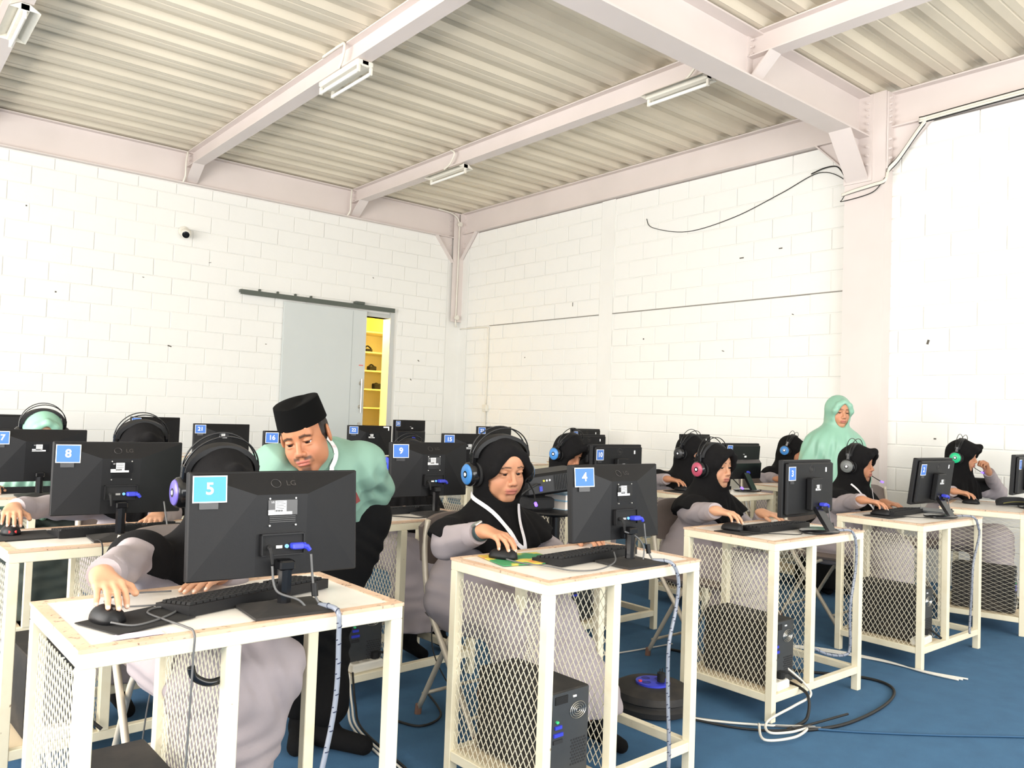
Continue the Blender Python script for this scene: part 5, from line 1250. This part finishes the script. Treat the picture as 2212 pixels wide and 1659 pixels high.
    # cuffs
    for (sh, e, wr, d, up, sd, pose, vis) in arms:
        if vis:
            dd = unit(wr-e); a = wr-dd*(.025+slv)-org; m = MB(); m.tube([tuple(a-dd*.045), tuple(a-dd*.02), tuple(a+dd*.006)], [.046*s, .044*s, .041*s], 18); m.obj('cuff', cloth, body, 60)
    # socks
    for q, (fx, fy) in zip((1, -1), feet):
        an = org+br*fx-bf*fy+V3(0, 0, .10+feet_z); S = SDF(); S.cap(an+V3(0, 0, .12), an, .045, .038, .02); S.cap(an+V3(0, 0, -.05)-bf*.03, an+bf*.13+V3(0, 0, -.068), .036, .028, .03); S.fn(lambda X, Y, Z: (feet_z+.004-Z)+0*X, None, 0, 'i')
        Pq, Fq = S.mesh(.008); to_obj('sock', Pq, Fq, blackcl, body, org)
    # ---- hijab
    SH = hijab_sdf(H, B, s, chest, shL, shR, bf, (lambda X, Y: hem+hem_s*np.abs((X-H[0])*br[0]+(Y-H[1])*br[1])+.05*((X-H[0])*bf[0]+(Y-H[1])*bf[1])), wide, brim, arms[1][1], arms[0][1], veil=veil, open_w=open_w, drape=.125*fat, cover=cover)
    Pq, Fq = SH.mesh(vox*1.15); to_obj('hijab', Pq, Fq, hm, body, org)
    if hset: headset(H+B @ (V3(0, -.008, .0)*s), B, s*1.04, hset[0], hset[1], wide=wide**.7*1.0, mic=mic)
    return dict(body=body, H=H, B=B, org=org, SH=SH, chest=chest, arms=arms, s=s, bf=bf, br=br)
# ================================================================== THE PEOPLE
p4 = student('seated student in black hijab with a watch and white lanyard at the second near desk', (2.10, 2.585, 1.045), (-.09, -1), .16, -.03, 1.02, SKIN_A, 1.2, rh=(1.812, 2.222, .846), rdir=(.10, -.96, -.12), lh=(2.33, 2.27, .80), ldir=(-.1, -1, -.05), hset=('headset glowing blue, worn by the student with the watch', GB), hem=.68, fat=1.15, brim=.3, relb=(1.83, 2.56, .775), vox=.0042, feet=((.05, -.42), (-.25, -.50)), open_w=1.25, gaze=.7, slv=.025)
def lanyard(p, a, b, c, wid=.016, tail=True, par=None, SS=None):
    o = p['org']; S = SS or p['SH']; B_ = p['body']
    ribbon([a, (np.array(a)+np.array(c))/2, c], S, wid, 'lanyard_strap', lany, B_, o); ribbon([b, (np.array(b)+np.array(c))/2, c], S, wid, 'lanyard_strap', lany, B_, o)
C = np.array(p4['chest']); H4 = p4['H']
lanyard(p4, H4+V3(-.12, .09, -.085), H4+V3(.06, -.13, -.13), H4+V3(-.0, -.21, -.29))
q = H4+V3(0, -.235, -.30)-p4['org']
MB().cbox((q[0], q[1], q[2]), (.014, .008, .02)).obj('lanyard_clip', steel, p4['body'])
MB().tube(spline([tuple(q+V3(0, 0, -.012)), tuple(q+V3(.004, -.005, -.05)), tuple(q+V3(.012, -.012, -.09)), tuple(q+V3(.014, -.016, -.12))], 5), .0045, 6).obj('lanyard_cord', blackm, p4['body'], True)
m = MB(); m.tube([tuple(q+V3(.014+.009*math.cos(a), -.016, -.132+.011*math.sin(a))) for a in [i*PI/8 for i in range(17)]], .002, 6); m.obj('snap_hook', steel, p4['body'], True)
# watch on the right wrist
sh, e_, wr, d_, up_, _, _, _ = p4['arms'][0]
wt = thing('wristwatch', 'dark digital wristwatch on the wrist of the student at the second near desk', 'watch', tuple(wr-unit(wr-e_)*.028)); dd = unit(wr-e_)
Mw = Vector(dd).to_track_quat('Z', 'Y').to_matrix().to_4x4()
MB().lathe([(.0305, -.011), (.033, -.009), (.033, .009), (.0305, .011)], 24, Mw).obj('strap', mat('dark_teal_strap', (40, 58, 60), .5), wt, 40)
uo = unit(np.cross(np.cross(dd, V3(-.35, -.45, .8)), dd)); Mf = Matrix([list(np.cross(uo, dd))+[0], list(dd)+[0], list(uo)+[0], [0, 0, 0, 1]]).transposed(); Mf.translation = Vector(tuple(uo*.033))
MB().bbox(-.017, -.018, -.004, .017, .018, .006, .003, Mf).obj('case', steel, wt)
MB().bbox(-.011, -.012, .006, .011, .012, .0068, .0003, Mf).obj('display', mat('lcd', (120, 128, 120), .3), wt)

student('student hidden behind the brightest tagged monitor, hand on the near mouse', (.915, 2.50, 1.015), (0, -1), .25, 0, .97, SKIN_B, 1., rh=(.497, 2.035, .85), rdir=(-.02, -.98, -.12), lh=(.79, 2.235, .794), ldir=(-.75, -.62, -.08), lpose='flat', hset=('headset with purple light behind the brightest tagged monitor', GP), hem=.70, relb=(.66, 2.44, .83), vox=.0045, feet=((.12, -.28), (-.02, -.30)), face=True, knee_y=-.34, fat=1.05)
p3 = student('seated student with red-lit headset looking at a block-backed monitor', (3.665, 2.67, 1.03), (-.06, -1), .03, .0, .93, SKIN_B, 1.02, rh=(3.262, 2.282, .845), rdir=(.1, -.96, -.1), lh=(3.78, 2.37, .80), ldir=(.1, -1, -.1), hset=('headset glowing red at the free-standing desk', GR), hem=.72, relb=(3.45, 2.62, .80), vox=.0046, brim=1.0, feet=((.15, -.35), (-.1, -.3)), gaze=.5, cover=.8)
p2 = student('seated student with pale-lit headset in front of the woman in mint', (5.06, 2.585, 1.035), (.1, -1), .02, 0, .95, SKIN_C, 1., rh=(4.645, 2.255, .845), rdir=(.25, -.95, -.1), lh=(5.1, 2.35, .8), ldir=(0, -1, -.1), hset=('headset with pale white light beside the pink column', GWt), hem=.72, relb=(4.83, 2.57, .79), vox=.0052, brim=1.15, cover=.8)
Hq = p2['H']; lanyard(p2, Hq+V3(-.11, -.02, -.12), Hq+V3(.06, -.13, -.14), Hq+V3(-.02, -.19, -.30), .012)
p1 = student('student resting her cheek on a fist beside the right wall, green-lit headset', (6.46, 2.49, 1.085), (.12, -1), .12, 0, .93, SKIN_A, 1., rh=(6.09, 2.32, .842), rdir=(.2, -.95, -.1), lh=(6.525, 2.355, 1.045), ldir=(-.45, .1, .75), lup=(.7, -.6, .2), lpose='fist', lelb=(6.90, 2.40, .815), hset=('headset glowing green beside the right wall', GG), hem=.74, relb=(6.27, 2.62, .80), vox=.0052, brim=1.2, body_f=(-.05, -1), cover=.6)
p10 = student('bowed student with blue-lit headset behind the projector', (3.715, 3.87, 1.035), (.12, -1), .42, 0, .95, SKIN_C, 1., rh=None, hset=('headset glowing blue behind the projector', GB), hem=.6, vox=.0055, brim=1.2, mic=False)
p11 = student('veiled student whose eyes alone show, hand on a mouse', (4.925, 3.81, 1.04), (.05, -1), .25, 0, .97, SKIN_C, 1., rh=(4.655, 3.71, .842), rdir=(.2, -.95, -.1), hset=('unlit dark headset on the veiled student', GK), hem=.70, relb=(4.72, 3.98, .82), vox=.0055, veil=True, brim=.8, mic=False)
p12 = student('student with blue-lit headset half hidden by the woman in mint', (6.60, 3.99, 1.05), (.25, -1), .3, 0, .95, SKIN_C, 1., rh=(6.27, 3.83, .80), rdir=(.6, -.8, -.05), hset=('headset glowing blue left of the mint hijab', GB), hem=.74, relb=(6.38, 4.08, .80), vox=.006, mic=False, cover=.6)
p8 = student('student behind monitor eight with her hand on a red-glowing mouse', (1.05, 3.87, 1.055), (0, -1), .25, 0, .95, SKIN_B, 1., rh=(.505, 3.475, .846), rdir=(-.15, -.95, -.12), lh=(.985, 3.40, .805), ldir=(-.4, -.9, -.1), hset=('dark headset arch above monitor eight', GK), hem=.72, relb=(.76, 3.78, .83), vox=.0055, mic=False, face=False)
p9 = student('student hidden behind monitor nine', (2.46, 3.86, .985), (0, -1), .3, 0, .92, SKIN_B, 1., hset=('headset with blue cup at the elbow of the man', glowset('deep_blue', (40, 60, 220), .8, (120, 140, 255))), hem=.6, vox=.006, mic=False, face=False)
p17 = student('student in mint hijab behind monitor seventeen', (.87, 5.13, 1.075), (0, -1), .25, 0, .95, SKIN_B, 1., rh=(.62, 4.92, .81), hset=('black headset on a mint hijab at far left', GK), hem=.6, vox=.006, mic=False, face=False, cloth=darkolive, hm=hijabg)
# ------------------------------------------------------------------ standing woman in mint
def woman():
    H = V3(5.87, 3.155, 1.382); f = (-.55, -.83); B = frame(f, .12, .03); s = .95; org = V3(5.92, 3.24, 0); bf = unit((-.45, -.9, 0)); br = np.cross(bf, (0, 0, 1.))
    chest = H+V3(0, 0, -.30)-bf*.04; pel = V3(org[0], org[1], .80)
    S = SDF(); nk = H+B @ (V3(0, -.035, -.19)*s); S.cap(nk, chest, .05, .09, .04); S.cap(chest, pel, .10, .12, .05)
    for q in (-1, 1):
        sh = chest+br*q*.15+V3(0, 0, .05); el = sh+V3(0, 0, -.26)+br*q*.05; wr = el+V3(0, 0, -.20)+bf*.1; S.cap(chest+V3(0, 0, .04), sh, .05, .045, .03); S.cap(sh, el, .04, .034, .02); S.cap(el, wr, .033, .024, .02); add_hand(S, wr, V3(0, 0, -1)+bf*.2, br*q, q, .95, 'rest')
        S.cap(pel+br*q*.08, org+br*q*.08+V3(0, 0, .42), .07, .05, .03); S.cap(org+br*q*.08+V3(0, 0, .42), org+br*q*.08+V3(0, 0, .07), .048, .034, .02)
    Pb, Fb = S.mesh(.008); S2 = SDF(); add_head(S2, H, B, s, 1.0, nk, False, 1.0); Ph, Fh = S2.mesh(.0038)
    P = np.concatenate([Pb, Ph]); F = np.concatenate([Fb, Fh+len(Pb)]); tn = np.concatenate([np.tile(L3(SKIN_A), (len(Pb), 1)), head_tint(Ph, H, B, s, SKIN_A)])
    body = to_obj('person', P, F, skinm, None, org, tn); body.location = tuple(org); tag(body, 'standing woman in a long mint hijab looking down before the pink column', 'person'); eyes(body, H, B, s, org, (-.1, -.35))
    S = SDF(); S.cap(chest, pel, .14, .16, .06); S.cap(pel, org+V3(0, 0, .12), .17, .24, .08)
    for q in (-1, 1): sh = chest+br*q*.15+V3(0, 0, .05); el = sh+V3(0, 0, -.26)+br*q*.05; S.cap(sh, el, .06, .055, .04); S.cap(el, el+V3(0, 0, -.17)+bf*.085, .055, .05, .03)
    S.fn(lambda X, Y, Z: (.006*np.sin(np.arctan2(Y-org[1], X-org[0])*13+4*Z)*sm(.9-Z, 0, .4)).astype(f32), (org-V3(.6, .6, 0), org+V3(.6, .6, 1.3)), 0, 'add'); S.fn(lambda X, Y, Z: (.06-Z)+0*X, None, 0, 'i')
    Pd, Fd = S.mesh(.009); to_obj('dress', Pd, Fd, blackcl, body, org)
    for q in (-1, 1):
        S = SDF(); an = org+br*q*.08+V3(0, 0, .06); S.cap(an-bf*.04, an+bf*.13+V3(0, 0, -.02), .04, .034, .02); S.fn(lambda X, Y, Z: (.003-Z)+0*X, None, 0, 'i'); Pq, Fq = S.mesh(.008); to_obj('sock', Pq, Fq, blackcl, body, org)
    cl = [(chest+V3(0, 0, .02), chest+V3(0, 0, -.30)-br*.02, .16, .25), (chest+V3(0, 0, .05)+br*.12, chest+br*.25+V3(0, 0, -.16), .09, .08), (chest+V3(0, 0, .05)-br*.12, chest-br*.20+V3(0, 0, -.2), .09, .1)]
    SH = hijab_sdf(H, B, s, chest, chest-br*.14+V3(0, 0, .04), chest+br*.14+V3(0, 0, .04), bf, lambda X, Y: .80+.42*np.maximum((X-H[0])*br[0]+(Y-H[1])*br[1], 0)+.1*np.maximum(-((X-H[0])*br[0]+(Y-H[1])*br[1]), 0), 1.0, .5, long=cl, drape=.14)
    Pq, Fq = SH.mesh(.005); to_obj('hijab', Pq, Fq, hijabg, body, org)
woman()
# ------------------------------------------------------------------ bending man
def man():
    B = frame((-.66, -.75), .30, -.26); s = 1.03; E = V3(1.259, 2.693, 1.149); H = E-B @ (V3(0, .075, .006)*s)
    org = V3(1.46, 2.85, 0); bf = unit((-.45, -.9, 0)); br = np.cross(bf, (0, 0, 1.))
    neck = V3(1.395, 2.835, 1.075); chest = V3(1.44, 2.87, 1.0); pel = V3(1.60, 2.99, .83)
    shL = V3(1.575, 2.80, 1.055); shR = V3(1.245, 2.86, 1.045); elL = V3(1.70, 2.90, .955); hdL = V3(1.665, 2.945, .815); elR = V3(1.17, 2.80, .80); hdR = V3(1.16, 2.62, .86)
    wrL = hdL+unit(elL-hdL)*.07; wrR = hdR+unit(elR-hdR)*.07
    S = SDF(); S.cap(chest, pel, .10, .12, .05); S.cap(neck, chest, .06, .08, .04)
    for a, b, c in ((shL, elL, wrL), (shR, elR, wrR)): S.cap(chest+V3(0, 0, .03), a, .06, .055, .03); S.cap(a, b, .045, .04, .02); S.cap(b, c, .038, .027, .02)
    kn = (V3(1.40, 2.83, .46), V3(1.52, 2.92, .46)); an = (V3(1.425, 2.92, .09), V3(1.47, 2.79, .09))
    for q, k_, a_ in ((1, kn[0], an[0]), (-1, kn[1], an[1])): S.cap(pel+br*q*.09, k_, .08, .055, .03); S.cap(k_, a_, .05, .04, .02)
    Pb, Fb = S.mesh(.01); S2 = SDF(); add_head(S2, H, B, s, 1.0, neck, True, .9); Ph, Fh = S2.mesh(.0031); skin = (172, 116, 84)
    parts = [(Pb, Fb, np.tile(L3(skin), (len(Pb), 1))), (Ph, Fh, head_tint(Ph, H, B, s, skin, (182, 104, 92), (46, 34, 28), 1.))]
    for (w_, e, sd, pose) in ((wrL, elL, -1, 'rest'), (wrR, elR, 1, 'rest')):
        S3 = SDF(); S3.cap(w_-unit(w_-e)*.1, w_, .03, .026, .01); add_hand(S3, w_, unit(w_-e), -bf if sd < 0 else V3(0, 0, 1), sd, 1.02, pose); Pq, Fq = S3.mesh(.004); parts.append((Pq, Fq, np.tile(L3(skin), (len(Pq), 1))))
    n = 0; PP = []; FF = []; TT = []
    for (a, b, c) in parts: PP.append(a); FF.append(b+n); TT.append(c); n += len(a)
    body = to_obj('person', np.concatenate(PP), np.concatenate(FF), skinm, None, org, np.concatenate(TT)); body.location = tuple(org); tag(body, 'man in sage green shirt and black cap bending over to see a screen', 'person'); eyes(body, H, B, s, org, (.05, -.02))
    def g(x, y, z): return H+B @ (V3(x, y, z)*s)
    # hair below the cap
    S = SDF(); S.ell(g(0, -.026, .022), V3(.0785, .092, .082)*s, .01, B)
    S.fn(lambda X, Y, Z: -((B[0][1]*(X-H[0])+B[1][1]*(Y-H[1])+B[2][1]*(Z-H[2]))*-1-.0*s) - .028*s, None, 0, 'i')
    S.fn(lambda X, Y, Z: -(B[0][2]*(X-H[0])+B[1][2]*(Y-H[1])+B[2][2]*(Z-H[2]))-.035*s, None, 0, 'i')
    for q in (-1, 1): S.cap(g(q*.0735, .012, .05), g(q*.0725, .010, .008), .009*s, .005*s, .01)
    Pq, Fq = S.mesh(.004); to_obj('hair', Pq, Fq, hairm, body, org)
    # shirt
    S = SDF(); S.cap(chest+V3(0, 0, -.0), pel+V3(0, 0, .06), .145, .16, .08, (bf, 1.1)); S.cap(neck+V3(0, 0, -.075), chest, .065, .13, .05)
    S.ell(V3(1.52, 2.93, 1.03), V3(.15, .13, .13), .08)
    for a, b, c in ((shL, elL, wrL), (shR, elR, wrR)): S.cap(neck+V3(0, 0, -.085), a, .06, .085, .05); S.cap(a, b, .086, .070, .05); S.cap(b, c, .070, .052, .03)
    S.fn(lambda X, Y, Z: (.005*np.abs(np.sin(17*X-11*Y+13*Z+2.5*np.sin(9*Z+7*X)))+.0035*np.abs(np.sin(31*(X-Z)+14*Y+2.5*np.sin(13*X)))-.004).astype(f32), (org-V3(1, 1, 0), org+V3(1, 1, 1.5)), 0, 'add')
    S.fn(lambda X, Y, Z: (.011*np.exp(-(((X-1.55)/.10)**2+((Y-2.76)/.12)**2+((Z-1.0)/.10)**2))*np.sin(70*X+25*Z+2*np.sin(20*Z))+.008*np.exp(-(((X-1.66)/.08)**2+((Z-.95)/.08)**2))*np.sin(95*Z+30*X)+.007*np.exp(-(((X-1.27)/.10)**2+((Z-1.03)/.09)**2))*np.sin(60*X-40*Z)).astype(f32), (org-V3(1, 1, 0), org+V3(1, 1, 1.5)), 0, 'add')
    S.fn(lambda X, Y, Z: (.745-Z)+0*X, None, 0, 'i'); nd = unit(H-neck)
    SS = S; Pd, Fd = S.mesh(.0055); to_obj('shirt', Pd, Fd, shirtg, body, org)
    # collar: folded ring that opens at the throat
    t_ = unit(g(0, -.02, -.05)-neck); a_ = unit(np.cross(t_, V3(0, 0, 1))); fw = unit(B[:, 1]-t_*np.dot(B[:, 1], t_)); sd_ = np.cross(fw, t_)
    c0 = neck+t_*.008; rg = []
    for i in range(33):
        an_ = -PI*.93+2*PI*.93*i/32; dr = -(fw*math.cos(an_+PI))*1.0; dr = fw*-math.cos(an_)*1.0+sd_*math.sin(an_); open_ = abs(an_)/PI
        base = c0+dr*(.073+.004*open_)-t_*.02; top = c0+dr*.068+t_*(.028-.030*open_**3); out = c0+dr*(.092+.012*open_)-t_*(.012+.03*open_**3)
        rg.append([tuple(base-org), tuple(top-org), tuple(top+dr*.004+t_*.002-org), tuple(out-org), tuple(out-dr*.004-org), tuple(top-dr*-.001-t_*.004-org)])
    MB().loft(rg, True).obj('collar', shirtg, body, 50)
    # lanyard and maroon badge
    ribbon([(1.45, 2.86, 1.19), (1.437, 2.80, 1.172), (1.430, 2.745, 1.145), (1.416, 2.70, 1.10), (1.395, 2.675, 1.054), (1.378, 2.675, 1.0)], SS, .016, 'lanyard_strap', lany, body, org, .016)
    ribbon([(1.425, 2.86, 1.20), (1.42, 2.79, 1.185), (1.405, 2.74, 1.15), (1.377, 2.705, 1.105), (1.335, 2.68, 1.065), (1.30, 2.67, 1.045)], SS, .052, 'collar_flap', shirtg, body, org, .010, .003)
    bq = V3(1.50, 2.745, .93)-org; MB().cbox(tuple(bq), (.07, .012, .045), Matrix.Rotation(-.5, 3, 'Y')).obj('badge', maroon, body)
    # trousers
    S = SDF(); S.cap(pel+V3(0, 0, .02), pel+V3(0, 0, -.1), .15, .15, .05)
    for q, k_, a2 in ((1, kn[0], an[0]), (-1, kn[1], an[1])): S.cap(pel+br*q*.085, k_, .115, .088, .06); S.cap(k_, a2+V3(0, 0, .06), .088, .075, .04)
    S.fn(lambda X, Y, Z: (.004*np.sin(40*Z+25*X+5*np.sin(9*X+14*Z))).astype(f32), (org-V3(1, 1, 0), org+V3(1, 1, 1.2)), 0, 'add'); S.fn(lambda X, Y, Z: np.maximum(.09-Z, Z-.90)+0*X, None, 0, 'i')
    Pd, Fd = S.mesh(.008); to_obj('trousers', Pd, Fd, blackcl, body, org)
    for a2, dr in ((an[0], unit((-.5, -.85, 0))), (an[1], unit((.5, -.86, 0)))):
        S = SDF(); S.cap(a2+V3(0, 0, .06), a2+V3(0, 0, -.03), .045, .04, .02); S.cap(a2+V3(0, 0, -.045)-dr*.03, a2+dr*.16+V3(0, 0, -.055), .042, .034, .03); S.fn(lambda X, Y, Z: (.003-Z)+0*X, None, 0, 'i'); Pq, Fq = S.mesh(.007); to_obj('sock', Pq, Fq, blackcl, body, org)
    # velvet cap: flat-topped ellipse with a crease along its crown
    M4 = Matrix([list(B[i]) + [0] for i in range(3)]+[[0, 0, 0, 1]]); M4.translation = Vector(tuple(H-org)); M4 = M4 @ Matrix.Scale(s, 4)
    n_ = 48; rg = []
    def el(rx, ry, z, dz=0.): return [(rx*math.sin(2*PI*k/n_), -.012+ry*math.cos(2*PI*k/n_), z+.010*math.cos(2*PI*k/n_)*0+dz*abs(math.sin(2*PI*k/n_))) for k in range(n_)]
    prof = [(.084, .103, .052, 0), (.0865, .1055, .053, 0), (.083, .104, .09, 0), (.079, .102, .122, .004), (.0775, .101, .129, .006), (.075, .098, .1305, .006), (.05, .085, .126, .008), (.02, .07, .12, .002), (.004, .06, .118, 0)]
    for a, b, z, dz in prof: rg.append(el(a, b, z, dz))
    mb = MB(); mb.loft(rg, True, M4); cap = mb.obj('velvet_cap', velvet, None, 40); cap.location = tuple(org); tag(cap, 'black velvet cap on the head of the bending man', 'cap')
man()
